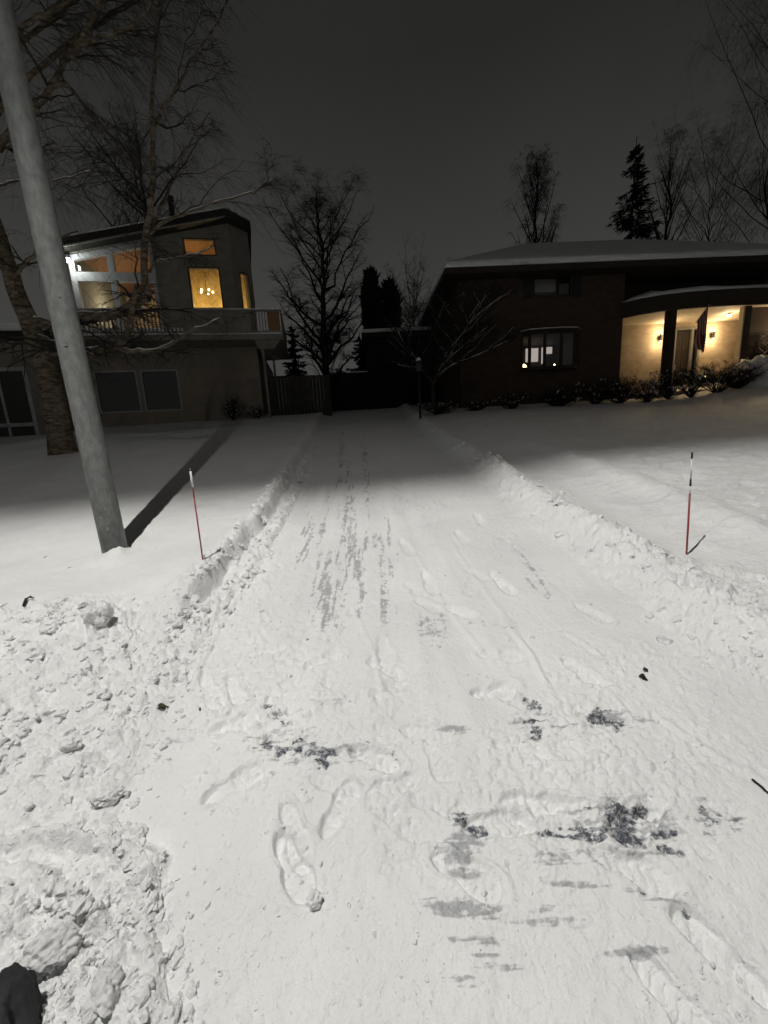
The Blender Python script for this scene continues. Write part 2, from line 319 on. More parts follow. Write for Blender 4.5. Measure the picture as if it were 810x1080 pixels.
    h = np.where(dl > 0, left, np.where(dr > 0, bank, 0)) + drive*(1-ss(.0, .35, np.maximum(dl, dr)))
    # lawn lifts toward the lit porch
    h = h + .30*ss(10.5, 13.5, y)*ss(9.5, 13.0, x)
    pb = at(122, 582, LAWN); h = h + .06*np.exp(-(np.hypot(x-pb[0]-.07, y-pb[1]+.09)/.10)**2) + (.03+.09*fbm(x*9, y*9, 259, 4, .6))*np.exp(-(np.hypot(x-pb[0], y-pb[1])/.24)**2)
    # prints and scrape ridges
    for k, (a, b) in enumerate(PRINTS):
        p, q = at(*a)[:2], at(*b)[:2]; ax = q - p; L = np.hypot(*ax); ax = ax / L; mid = (p+q) / 2; L = min(max(L, .24), .36)
        sel = (np.abs(x-mid[0]) < .4) & (np.abs(y-mid[1]) < .4)
        if not sel.any(): continue
        X, Y = x[sel]-mid[0], y[sel]-mid[1]; u = (X*ax[0]+Y*ax[1]) / (L/2); v = (Y*ax[0]-X*ax[1])
        w = .046 + .012*np.clip(u, -1.3, 1.3) - .012*np.exp(-((u+.15)/.25)**2)
        d = np.maximum(np.abs(u)**2.4 + (np.abs(v)/w)**2.4, 1e-6)**(1/2.4) + .16*wf[sel]
        dep = .012 + .006*((k*7) % 3) if k < 29 else .005 + .003*(k % 3); h[sel] += -dep*(1-ss(.90, 1.03, d))*(.55+.8*vnoise(x[sel]*19, y[sel]*19, 243)) +  (.006 if k < 29 else .003)*np.exp(-((d-1.2)/.12)**2)*(-.2+1.9*vnoise(x[sel]*14, y[sel]*14, 241))
        h[sel] += -.0035*(1-ss(.75, .9, d))*(np.sin(u*24+1.5*np.sin(v*90)) > .2)
    for pts in GROOVES:
        d = poly_dist(x, y, W2(pts)) + .03*wf; h += (-.007*np.exp(-(d/.07)**2) + .004*np.exp(-((d-.14)/.035)**2))*(.4+1.1*vnoise(x*3, y*3, 253))*(dl < 0)*(dr < 0)
    for pts, hh, w in RIDGES:
        d = poly_dist(x, y, W2(pts)); h += hh*np.exp(-(d/w)**2)*(.45+.9*vnoise(x*11, y*11, 251)) - .35*hh*np.exp(-((d-2.3*w)/w)**2)
    n1, n2 = fbm(x*16, y*16, 261, 4, .6), fbm(x*7, y*3.5, 271, 4, .6)
    on = (1-ss(-.02, .05, dl))*(1-ss(-.05, .03, dr))
    bare = np.clip(.93*ell_field(x, y, BARE) + 1.5*n1 + .5*n2 + 1.1*fbm(x*24, y*62, 265, 3, .65), 0, .74) * (ell_field(x, y, BARE) > .12) * on
    gf = ell_field(x, y, GRIME); streak = fbm(x*5+y*1.5, y*75, 281, 3, .7)*ss(1.9, 1.4, y) + fbm(x*42, y*3, 291, 3, .7)*ss(1.9, 2.6, y)
    grime = np.clip(gf + 2.2*streak + .8*n1 + 1.3*fbm(x*48, y*62, 295, 3, .7), 0, .84)*ss(.04, .25, gf)*on
    h -= .012*np.clip(bare, 0, 1)
    code = np.where(dl > .0, np.where((y < HEAP_Y - .05 - .25*wob) | (dl < .34), 2, 1), np.where(dr > 0, np.where(dr < .75 + .8*nr, 4, 3), 0))
    return z + h, code, bare, grime

def ground_z(x, y):
    return float(relief(np.array([float(x)]), np.array([float(y)]))[0][0])

def build_ground():
    py = np.concatenate([np.arange(1180, 560, -1.45), np.arange(560, 470, -1.1), np.arange(470, 424, -.8)])
    ys = np.array([at(372, p)[1] for p in py]); ys = ys[ys > .34]
    y = ys[-1]; ext = []
    while y < 300: y *= 1.035; ext.append(y)
    ys = np.concatenate([-np.geomspace(9.0, .02, 60), np.linspace(0, .335, 60), ys, ext])
    u = np.concatenate([np.linspace(-14, -3, 50)[:-1], np.arange(-3, -1.25, .014), np.arange(-1.25, 1.25, .0036), np.arange(1.25, 3, .014), np.linspace(3, 14, 50)])
    U, Y = np.meshgrid(u, ys); X = U*(np.where(Y > .335, Y, .335 + .8*(.335-Y)) + .12)
    Z, code, bare, grime = relief(X.ravel(), Y.ravel())
    code = np.where(Y.ravel() < .02, 5, code); bz = base_z(Y.ravel()) - .01; Z = bz + (Z-bz)*(1-ss(10, 14, np.abs(U.ravel())))*(.12+.88*ss(-.35, .32, Y.ravel())); bare = bare*(Y.ravel() > .1); grime = grime*(Y.ravel() > .1)
    ny, nx = X.shape; V = np.stack([X.ravel(), Y.ravel(), Z], 1)
    i = (np.arange(ny-1)[:, None]*nx + np.arange(nx-1)[None, :]).ravel()
    Q = np.stack([i, i+1, i+nx+1, i+nx], 1); fc = code[i]
    specs = [(0, 'driveway', 'drive', dict(kind='structure', label='trampled snow covered driveway with dark bare asphalt patches')),
             (1, 'lawn', 'snow', dict(kind='structure', label='smooth snow covered lawn before the house with the balcony')),
             (3, 'lawn', 'snow', dict(kind='structure', label='snow covered lawn before the house with the lit porch')),
             (2, 'snow_heap', 'snow', dict(kind='stuff', label='lumpy ploughed snow heaped below the lamp post')),
             (5, 'street', 'snow', dict(kind='structure', label='snow packed street at the foot of the driveway')),
             (4, 'snow_bank', 'snow', dict(kind='stuff', label='low shovelled snow bank along the drive toward the lit porch'))]
    for c, name, mat, kw in specs:
        q = Q[fc == c]; idx, inv = np.unique(q.ravel(), return_inverse=True)
        me = mesh_np(name, V[idx], inv.reshape(-1, 4), True)
        if c == 0:
            for an, arr in (('bare', bare), ('grime', grime)):
                a = me.attributes.new(an, 'FLOAT', 'POINT'); a.data.foreach_set('value', arr[idx].astype(np.float32))
        tag(link(name, me, M[mat]), **kw)
    # the street behind and a wide sheet under everything out to the horizon
    xs = np.linspace(-320, 320, 65); yy = np.concatenate([np.linspace(-200, -4, 20), np.linspace(-3, 30, 34), np.linspace(36, 420, 20)])
    A, B = np.meshgrid(xs, yy); Zb = base_z(B.ravel()) - .09
    n = len(xs); i = (np.arange(len(yy)-1)[:, None]*n + np.arange(n-1)[None, :]).ravel()
    tag(link('ground', mesh_np('ground', np.stack([A.ravel(), B.ravel(), Zb], 1), np.stack([i, i+1, i+n+1, i+n], 1), True), M['snow']), kind='structure', label='wide snow covered ground reaching the horizon')
build_ground()

# ------------------------------------------------------------------ loose things on the snow
def chunk(px, size, label, seed, squash=(1, 1, .7), mat='snow', name='snow_chunk', cat='snow lump', sink=.25, rot=0):
    c = at(*px, .1); bm = bmesh.new(); bmesh.ops.create_icosphere(bm, subdivisions=5, radius=1.0)
    P = np.array([v.co[:] for v in bm.verts])
    n = fbm(P[:, 0]*1.3+P[:, 2]*.9+seed, P[:, 1]*1.3-P[:, 2]*.7, seed, 5, .6)*1.35
    n2 = clods(P[:, 0]*1.1+P[:, 2]*.8+seed, P[:, 1]*1.1+seed, .55, .5, seed)*.35
    n3 = fbm(P[:, 0]*4.7+seed, P[:, 1]*4.7+P[:, 2]*3.3, seed+9, 4, .65)*(.12 if mat == 'rock' else .45); P = P * (1 + n + n2 + n3)[:, None] * np.array(squash) * size
    for v, p in zip(bm.verts, P): v.co = p
    me = bpy.data.meshes.new(name); bm.to_mesh(me); bm.free(); me.polygons.foreach_set('use_smooth', [True]*len(me.polygons))
    o = link(name, me, M[mat]); z = ground_z(c[0], c[1]); o.location = (c[0], c[1], z + size*squash[2]*(.6-sink)); o.rotation_euler = (0, 0, rot)
    return tag(o, label, cat)
chunk((108,668), .075, 'pale upright block of snow in the heap just below the lamp post', 5, (.85, .8, 1.1))
chunk((45,992), .052, 'rough grey snow lump beside the dark rock', 6, (1.2, .85, .8), 'shadesnow', rot=.6)
chunk((103,1030), .042, 'jagged snow lump between the drive and the curved plough ridge', 9, (.9, 1.15, .7), 'shadesnow', rot=.3)
chunk((72,778), .038, 'rounded snow lump at the middle of the ploughed heap', 11, (1, .8, .7))
chunk((140,855), .028, 'small snow ball at the edge of the trampled drive', 12, (1, 1, .9))
chunk((110,825), .036, 'oblong snow lump above the small snow ball', 13, (1.3, .7, .7), rot=.7)
chunk((330,925), .02, 'small snow ball beside the clear shoe print in the drive', 15, (1, 1, .9))
chunk((-14,1082), .105, 'dark rounded rock poking out of the snow heap', 20, (.75, .9, 1.0), 'rock', 'rock', 'rock', .35)

def crumbs():
    rng = np.random.default_rng(77); tmpl = []
    for k in range(10):
        bm = bmesh.new(); bmesh.ops.create_icosphere(bm, subdivisions=2, radius=1.0); P = np.array([v.co[:] for v in bm.verts]); Fk = np.array([[v.index for v in f.verts] for f in bm.faces]); bm.free()
        n = fbm(P[:, 0]*1.3+P[:, 2]+k*3.1, P[:, 1]*1.3-P[:, 2]*.8+k, 500+k, 4, .75)*2.4; tmpl.append((P*(1+n)[:, None]*np.array([1, rng.uniform(.6, 1), rng.uniform(.6, .9)]), Fk))
    n = 60000; v = rng.uniform(.62, 1, n)**1.0; y = .5*(16**rng.uniform(0, 1, n)); x = rng.uniform(-1.15, 1.25, n)*(y+.2)
    dl, dr = xl(y)-x, x-xr(y); nr = 1-ss(1.9, 3.0, y); clump = vnoise(x*2.3, y*2.3, 601); fine = vnoise(x*6, y*6, 611)
    heap = (dl > -.05) & (y < HEAP_Y); strip = (dl > -.06) & (dl < .34) & ~heap; bank = (dr > -.08) & (dr < .75+.9*nr)
    p = np.where(heap, (.70*ss(.42, .72, clump)*(.3+fine)+.34*fine)*(.45+.55*ss(1.2, 1.7, y)), np.where(strip, .55, np.where(bank, .40*np.exp(-((dr-.4)/.22)**2)*ss(.3, .6, clump)+.08*fine+.10*nr, np.where((dl < 0) & (dr < 0), .05*ss(.5, .75, clump)+.02+.08*np.exp(-((dl+.06)/.09)**2)*(y < 2.6), .004))))
    near_print = np.zeros(n)
    for a, b in PRINTS[:9]:
        q = at(*b)[:2]; near_print += np.exp(-((x-q[0])**2+(y-q[1])**2)/.012)
    p = np.maximum(p, .16*np.clip(near_print, 0, 1)); keep = rng.uniform(0, 1, n) < p*(.25+.75*np.clip(y/3, 0, 1)**.0)
    x, y = x[keep], y[keep]; big = (heap | strip | bank)[keep]; m = len(x)
    r = np.where(big, .006+.030*rng.uniform(0, 1, m)**4.5, .004+.010*rng.uniform(0, 1, m)**3.5) * np.clip(.45+.27*y, .6, 1.5)
    zz = relief(x, y)[0]; sinks = rng.uniform(-.62, .05, m); order = np.argsort(-r)[:16000]; Vs, Fs, off = [], [], 0
    for i in order:
        P, Fk = tmpl[i % 10]; a = rng.uniform(0, 6.283); c, s_ = math.cos(a), math.sin(a); t = rng.uniform(-.5, .5); P = P*r[i]
        Vs.append(np.stack([c*P[:, 0]-s_*P[:, 1]+x[i], s_*P[:, 0]+c*P[:, 1]+y[i], P[:, 2]+t*P[:, 0]*.5+zz[i]+r[i]*(sinks[i])], 1)); Fs.append(Fk+off); off += len(P)
    tag(link('snow_crumbs', mesh_np('snow_crumbs', np.concatenate(Vs), np.concatenate(Fs), False), M['snow']), 'loose crumbs of snow strewn over the heap, bank and drive', kind='stuff'); print('crumbs', m)
crumbs()
def leaf(px, L, W, ang, mat, label, name='leaf'):
    c = at(*px); m = MB(); n = 7; top = []
    for k in range(n):
        t = k/(n-1); w = W*math.sin(math.pi*min(max(t, .03), .97))**.7; top.append((t*L-L/2, w, .012*math.sin(t*5)+.006))
    vs = [(x, w, z) for x, w, z in top] + [(x, 0, z*.4) for x, w, z in top] + [(x, -w, z) for x, w, z in top]
    fs = [(i, i+1, n+i+1, n+i) for i in range(n-1)] + [(n+i, n+i+1, 2*n+i+1, 2*n+i) for i in range(n-1)]
    b = len(vs); vs += [(x, y, z-.003) for x, y, z in vs]; fs += [tuple(b+i for i in reversed(f)) for f in fs]
    o = m.add(vs, fs).build(name, M[mat], None, True); o.location = (c[0], c[1], ground_z(c[0], c[1])+.004); o.rotation_euler = (.1, .1, ang)
    return tag(o, label, 'leaf')
leaf((172,749), .055, .016, .5, 'leafgreen', 'dull green leaf at the corner where the heap meets the drive')
leaf((679,716), .045, .015, -.5, 'deadleaf', 'larger of two dark dead leaves on the smooth snow by the bank')
leaf((681,708), .035, .008, .2, 'deadleaf', 'thin curled dead leaf just above the larger dark leaf')
leaf((211,749), .014, .005, -.7, 'deadleaf', 'tiny brown leaf scrap beside the angular shoe prints')
def twig_on(pxs, r, label, lift=.008):
    pts = [at(*p) for p in pxs]; pts = [(p[0], p[1], ground_z(p[0], p[1]) + lift) for p in pts]
    o = MB().tube(pts, [r]*(len(pts)-1)+[r*.4], 6).build('twig', M['darkbark'], None, True); return tag(o, label, 'twig')
twig_on([(31,664),(34,658),(38,655),(42,657)], .008, 'short bent dark twig stuck in the ploughed heap', .02)
twig_on([(793,823),(803,831),(814,842)], .004, 'thin straight dark twig lying near the large bare patch')

# ------------------------------------------------------------------ street lamp (its own pole stands in the lawn)
PB = at(122, 582, LAWN); PZ = ground_z(PB[0], PB[1]); LAMP = np.array([-1.72, .12, 8.75])
st = empty('street_lamp', (PB[0], PB[1], PZ - .1)); tag(st, 'tall grey metal street lamp pole standing in the snow', 'street lamp')
toL = LAMP - np.array([PB[0], PB[1], PZ-.1])
hts = np.linspace(0, 8.6, 24)
MB().tube([(-.023*h, 0, h) for h in hts], [.096 - .003*h for h in hts], 28).build('pole', M['pole'], st, True)
MB().tube([(-.19, 0, 8.35), (toL[0]*.2, toL[1]*.2, 8.62), (toL[0]*.6, toL[1]*.6, 8.78), (toL[0]*.86, toL[1]*.86, 8.8)], [.055, .05, .045, .04], 14).build('arm', M['pole'], st, True)
for az, h, w_, t_ in ((-1.15, .30, .02, .03), (-1.45, .40, .012, .02), (-1.0, .47, .014, .008), (-1.3, 1.75, .03, .006), (-1.0, 2.1, .016, .012)):
    rr_ = .096-.003*h+.0015; c_ = Vector((-.023*h+rr_*math.cos(az), rr_*math.sin(az), h)); tg = MB(); tx = Vector((-math.sin(az), math.cos(az), 0))*w_/2; nn = Vector((math.cos(az), math.sin(az), 0))*.004; up = Vector((0, 0, t_/2))
    tg.add([c_-tx-up-nn, c_+tx-up-nn, c_+tx+up-nn, c_-tx+up-nn, c_-tx-up+nn, c_+tx-up+nn, c_+tx+up+nn, c_-tx+up+nn], [(0,1,2,3),(7,6,5,4),(0,1,5,4),(1,2,6,5),(2,3,7,6),(3,0,4,7)]).build('tag', M['greytrim'], st)
ad = Vector((toL[0], toL[1], 0)).normalized(); sd = Vector((-ad.y, ad.x, 0))
hm = MB(); top = toL[2] + .10
def hp(a, s, z): return tuple(Vector((toL[0], toL[1], 0)) + ad*a + sd*s + Vector((0, 0, top+z)))
ring0 = [(-.42, -.06), (-.25, -.17), (.3, -.19), (.42, -.08), (.42, .08), (.3, .19), (-.25, .17), (-.42, .06)]
hv = [hp(a, s, 0) for a, s in ring0] + [hp(a*.8, s*.6, .13) for a, s in ring0]
hm.add(hv, [tuple(range(8)), tuple(range(8, 16))] + [(i, (i+1) % 8, 8+(i+1) % 8, 8+i) for i in range(8)])
head = hm.build('lamp_head', M['pole'], st)
lm = MB(); lv = [hp(a, s, -.004) for a, s in ((-.18, -.1), (.22, -.1), (.22, .1), (-.18, .1))] + [hp(a, s, -.03) for a, s in ((-.16, -.09), (.2, -.09), (.2, .09), (-.16, .09))]
lm.add(lv, [(0, 1, 2, 3), (7, 6, 5, 4), (0, 1, 5, 4), (1, 2, 6, 5), (2, 3, 7, 6), (3, 0, 4, 7)]).build('lamp_lens', M['lens'], head)

# the luminaire: a street optic that throws far along the road and is cut off on the house side
li = bpy.data.lights.new('street_light', 'POINT'); li.energy = 1.0; li.shadow_soft_size = .03; li.color = (1, 1, 1)
lo = bpy.data.objects.new('street_light', li); COL.objects.link(lo); lo.location = LAMP + np.array([0, 0, -.12])
li.use_nodes = True; nt = li.node_tree; nt.nodes.clear(); L = nt.links
lout = nt.nodes.new('ShaderNodeOutputLight'); em = nt.nodes.new('ShaderNodeEmission'); L.new(em.outputs[0], lout.inputs[0])
tc = nt.nodes.new('ShaderNodeTexCoord'); sx = nt.nodes.new('ShaderNodeSeparateXYZ'); L.new(tc.outputs['Normal'], sx.inputs[0])
def mth(op, a, b=None, clamp=False):
    n = nt.nodes.new('ShaderNodeMath'); n.operation = op; n.use_clamp = clamp
    for i, v in enumerate((a, b)):
        if v is None: continue
        if isinstance(v, (int, float)): n.inputs[i].default_value = v
        else: L.new(v, n.inputs[i])
    return n.outputs[0]
def mrange(v, a, b, c, d, smooth=True):
    n = nt.nodes.new('ShaderNodeMapRange'); n.interpolation_type = 'SMOOTHSTEP' if smooth else 'LINEAR'
    for i, q in enumerate((a, b, c, d)): n.inputs[i+1].default_value = q
    L.new(v, n.inputs[0]); return n.outputs[0]
LSIGN = 1.0
down = mth('MAXIMUM', mth('MULTIPLY', sx.outputs[2], -LSIGN), .02)
gain = mth('MINIMUM', mth('POWER', down, -.95), 2.0)                       # bat-wing throw
back = mth('MULTIPLY', mth('ADD', mth('MULTIPLY', sx.outputs[0], -.185), mth('MULTIPLY', sx.outputs[1], .983)), LSIGN)
tanb = mth('DIVIDE', back, down)                                            # tangent of the angle toward the houses
cut = mrange(tanb, .44, .72, 1.0, .115); cut2 = mrange(tanb, .6, 2.0, 1.0, .30, False)
hor = mrange(down, .03, .16, 0.0, 1.0)
L.new(mth('MULTIPLY', mth('MULTIPLY', mth('MULTIPLY', gain, cut), cut2), mth('MULTIPLY', hor, 2330.0)), em.inputs['Strength'])
em.inputs['Color'].default_value = (1, .98, .925, 1)

# ------------------------------------------------------------------ driveway markers
def marker(base_px, top_px, spec, label):
    b = at(*base_px, LAWN); z0 = ground_z(b[0], b[1]); t = atY(top_px[0], top_px[1], b[1] + .01); H = t[2]-z0; lean = (t[0]-b[0], .01)
    r = empty('driveway_marker', (b[0], b[1], z0)); tag(r, label, 'marker stake', 'reflective stakes at the drive edges')
    P = lambda f: (lean[0]*f, lean[1]*f, H*f)
    for name, a, c, rad, mat in spec:
        if a < 0: a = -.25/H*1.0
        MB().tube([P(a), P(c)], rad, 8).build(name, M[mat], r, True)
    return r
marker((215,598), (200.5,494), [('stake', -1, .70, .0055, 'red'), ('sleeve', .70, .80, .0050, 'red'), ('reflector', .80, .97, .0075, 'white'), ('tip', .97, 1.0, .005, 'greytrim')], 'thin red stake with one white reflector beside the lamp post')
marker((725,575), (730,477), [('stake', -1, .61, .0065, 'red'), ('reflector', .61, .68, .005, 'white'), ('band', .68, .745, .0065, 'black'), ('reflector', .745, .94, .005, 'white'), ('tip', .94, 1.0, .006, 'black')], 'thin red stake with black and white bands on the lawn before the lit porch')

# ------------------------------------------------------------------ walls with openings
def wall(mb, s0, s1, zb, top, ops, n0, n1, axis=0):
    """wall along s between depths n0..n1; ops: (sa, sb, za, zb or slope function); top: number or function of s"""
    tf = top if callable(top) else (lambda s: top)
    cuts = sorted({s0, s1} | {v for o in ops for v in o[:2] if s0 < v < s1})
    for a, b in zip(cuts[:-1], cuts[1:]):
        m = (a+b)/2; st_ = sorted([o for o in ops if o[0] <= m <= o[1]], key=lambda o: o[2]); lo = (lambda s: zb)
        for o in st_ + [None]:
            hi = (lambda s, o=o: o[2]) if o else tf
            if hi(a) > lo(a) + 1e-4 or hi(b) > lo(b) + 1e-4:
                args = (lo(a), lo(b), hi(a), hi(b))
                if axis == 0: mb.slab(a, b, n0, n1, *args)
                else: mb.add([(n0,a,args[0]),(n1,a,args[0]),(n1,b,args[1]),(n0,b,args[1]),(n0,a,args[2]),(n1,a,args[2]),(n1,b,args[3]),(n0,b,args[3])],
                             [(3,2,1,0),(4,5,6,7),(0,1,5,4),(1,2,6,5),(2,3,7,6),(3,0,4,7)])
            if o: lo = (lambda s, o=o: (o[3](s) if callable(o[3]) else o[3]))
    return mb
def window(par, s0, s1, z0, z1, n, mat='white', gl='glass', fw=.05, mull=(), trans=(), name='window', dep=.07, proud=.02):
    f = MB(); t = z1 if callable(z1) else (lambda s: z1); y0, y1 = n-proud, n+dep
    f.slab(s0, s0+fw, y0, y1, z0, z0, t(s0), t(s0+fw)); f.slab(s1-fw, s1, y0, y1, z0, z0, t(s1-fw), t(s1))
    f.box(s0+fw, s1-fw, y0, y1, z0, z0+fw); f.slab(s0+fw, s1-fw, y0, y1, t(s0+fw)-fw, t(s1-fw)-fw, t(s0+fw), t(s1-fw))
    for m in mull: f.slab(m-fw*.4, m+fw*.4, y0+.004, y1-.004, z0+fw, z0+fw, t(m)-fw, t(m)-fw)
    for z in trans: f.box(s0+fw, s1-fw, y0+.008, y1-.008, z-fw*.4, z+fw*.4)
    w = f.build(name, M[mat], par)
    MB().slab(s0+fw*.5, s1-fw*.5, n+.03, n+.036, z0+fw*.5, z0+fw*.5, t(s0+fw*.5)-fw*.5, t(s1-fw*.5)-fw*.5).build('pane', M[gl], w)
    return w
def point(name, loc, energy, col, rad=.06):
    l = bpy.data.lights.new(name, 'POINT'); l.energy = energy; l.color = col; l.shadow_soft_size = rad
    o = bpy.data.objects.new(name, l); COL.objects.link(o); o.location = loc; return o
def loc2w(root, p): return root.matrix_world_ @ Vector(p) if hasattr(root, 'matrix_world_') else Matrix.Translation(root.location) @ Matrix.Rotation(root.rotation_euler.z, 4, 'Z') @ Vector(p)

# ------------------------------------------------------------------ house with the balcony
LH = empty('balcony_house', (-7.5, 15.8, 2.3), math.radians(10)); tag(LH, 'two storey olive house with a balcony, shed roof and glowing yellow upper windows', 'house')
z = lambda w: w - 2.3
mb = MB(); LW = [(-3.06, -1.60, z(2.93), z(4.45)), (-1.46, -.14, z(2.93), z(4.45))]
wall(mb, -3.75, 2.9, -.4, z(5.40), LW, 0, .2); mb.box(2.7, 2.9, .2, 7.2, -.4, z(5.40)); mb.box(-3.75, 2.7, 7.0, 7.2, -.4, z(5.40))
mb.build('lower_wall', M['stucco_low'], LH)
RT = lambda s: z(8.46) + (s + 2.94)*.205          # underside of the sloping roof
GL = [(-3.02, -.42, z(5.55), lambda s: RT(s) - .12), (.72, 1.86, z(6.60), z(8.05)), (.68, 1.82, z(8.43), z(9.02))]
mb = MB(); wall(mb, -3.2, 2.33, z(5.402), RT, GL, 0, .2)
TOP = RT(2.33); ang = Matrix.Translation((2.33, 0, 0)) @ Matrix.Rotation(math.radians(45), 4, 'Z')
m2 = MB(); wall(m2, .003, .877, z(5.402), TOP, [(.30, .66, z(6.6), z(7.98))], 0, .16); mb.add([ang @ Vector(v) for v in m2.v], m2.f)
def strip_wall(p, q, t0, t1, th=.18):
    d = Vector((q[0]-p[0], q[1]-p[1])).normalized(); nn = Vector((-d.y, d.x))*th
    mb.add([(p[0],p[1],z(5.402)),(q[0],q[1],z(5.402)),(q[0]+nn.x,q[1]+nn.y,z(5.402)),(p[0]+nn.x,p[1]+nn.y,z(5.402)),(p[0],p[1],t0),(q[0],q[1],t1),(q[0]+nn.x,q[1]+nn.y,t1),(p[0]+nn.x,p[1]+nn.y,t0)],
           [(3,2,1,0),(4,5,6,7),(0,1,5,4),(1,2,6,5),(2,3,7,6),(3,0,4,7)])
strip_wall((2.95, .625), (1.9, 6.98), TOP, RT(1.9)); mb.slab(-3.2, 1.7, 6.8, 7.0, z(5.402), z(5.402), RT(-3.2), RT(1.7)); mb.slab(-3.2, -3.0, .2, 6.8, z(5.402), z(5.402), RT(-3.2), RT(-3.0))
mb.build('upper_wall', M['stucco'], LH)
def roof_slab(poly, lo, hi):
    n = len(poly); zz = [RT(min(p[0], 2.33)) for p in poly]
    return MB().add([(p[0], p[1], q+lo) for p, q in zip(poly, zz)] + [(p[0], p[1], q+hi) for p, q in zip(poly, zz)], [tuple(reversed(range(n))), tuple(range(n, 2*n))] + [(i, (i+1) % n, n+(i+1) % n, n+i) for i in range(n)])
def roof_poly(i): return [(-3.75+i, -.40+i), (2.33, -.40+i), (2.46-i*.4, -.36+i), (3.12-i, .40+i*.4), (2.15-i, 7.3-i), (2.1-i, 7.3-i), (-3.75+i, 7.3-i)]
roof = roof_slab(roof_poly(0), .003, .29).build('roof', M['fascia'], LH); roof_slab(roof_poly(.05), .293, .36).build('roof_snow', M['roofsnow'], roof)
MB().tube([(.17, 1.2, RT(.17)+.3), (.17, 1.2, RT(.17)+1.7)], .09, 12).tube([(.17, 1.2, RT(.17)+1.7), (.17, 1.2, RT(.17)+1.85)], .13, 12).build('chimney', M['black'], roof)
MB().slab(-3.3, 2.35, -.42, -.401, RT(-3.3)-.01, RT(2.35)-.01, RT(-3.3)+.045, RT(2.35)+.045).build('drip_edge', M['greytrim'], roof)
# glazed bay of four panes in a white frame
fr = MB(); fw = .17
fr.slab(-3.15, -2.98, -.06, .12, z(5.55), z(5.55), RT(-3.15)-.10, RT(-2.98)-.10); fr.slab(-.50, -.38, -.05, .12, z(5.55), z(5.55), RT(-.50)-.10, RT(-.38)-.10)
fr.slab(-1.92, -1.72, -.05, .12, z(5.55), z(5.55), RT(-1.92)-.27, RT(-1.72)-.27); fr.slab(-2.98, -.50, -.05, .12, RT(-2.98)-.27, RT(-.50)-.27, RT(-2.98)-.10, RT(-.5)-.10)
fr.box(-2.98, -1.92, -.05, .12, z(7.50), z(7.80)); fr.box(-1.72, -.50, -.05, .12, z(7.50), z(7.80))
big = fr.build('window', M['framepaint'], LH)
for a, b, c, d in ((-2.98, -1.92, z(5.56), None), (-1.72, -.50, z(5.56), None), (-2.98, -1.92, z(7.8), 1), (-1.72, -.5, z(7.8), 1)):
    p = MB()
    if d: p.slab(a, b, .05, .056, c, c, RT(a)-.27, RT(b)-.27)
    else: p.box(a, b, .05, .056, c, z(7.5))
    p.build('pane', M['glass'], big)
window(LH, .72, 1.86, z(6.60), z(8.05), .02, 'trim', 'glass', .05, dep=.1)
window(LH, .68, 1.82, z(8.43), z(9.02), .02, 'trim', 'glass', .045, dep=.1)
m2 = MB(); m2.box(.28, .31, -.02, .10, z(6.58), z(8.0)).box(.65, .68, -.02, .10, z(6.58), z(8.0)).box(.31, .65, -.02, .10, z(6.58), z(6.62)).box(.31, .65, -.02, .10, z(7.96), z(8.0))
m3 = MB(); m3.box(.31, .65, .05, .056, z(6.62), z(7.96)); m2.v = [tuple(ang @ Vector(v)) for v in m2.v]; m3.v = [tuple(ang @ Vector(v)) for v in m3.v]
sw = m2.build('window', M['trim'], LH); m3.build('pane', M['glass'], sw)
# rooms behind the glass
rm = MB(); rm.box(-3.0, 1.70, .22, 6.78, z(5.42), z(5.5)); rm.build('floor', M['woodroom'], LH)
rm = MB(); rm.box(-2.98, -.22, 4.0, 4.1, z(5.5), RT(-2.98)-.03); rm.build('room_wall', M['tanroom'], LH)
rm = MB(); rm.box(-.22, -.12, .22, 6.7, z(5.5), RT(-.22)-.03).box(-.12, 2.43, 2.5, 2.6, z(5.5), RT(-.12)-.04); rm.build('room_wall', M['roomwarm'], LH)
cl = MB(); cl.slab(-2.98, 1.70, .22, 6.75, RT(-2.98)-.032, RT(1.70)-.032, RT(-2.98)-.004, RT(1.70)-.004); cl.build('ceiling', M['woodroom'], LH)
for s, zz in ((-1.05, 7.99), (-1.36, 8.0)):
    MB().tube([(s, .7, z(zz)-.05), (s, .7, z(zz)+.05)], [.055, .05], 10).build('room_lamp', M['bulb'], LH)
point('room_lamp_light', loc2w(LH, (-1.1, 1.6, z(7.8))), 9, (1, .78, .5)); point('room_lamp_light', loc2w(LH, (-2.4, 1.6, z(7.0))), 48, (1, .88, .6))
point('chandelier_light', loc2w(LH, (1.1, 1.2, z(7.0))), 120, (1, .76, .30), .12)
# lower windows with grey blinds
for a, b, c, d in LW:
    window(LH, a, b, c, d, .02, 'framepaint', 'darkglass', .05, dep=.1); MB().box(a+.02, b-.02, .17, .19, c+.02, d-.02).build('blind', M['trim'], LH)
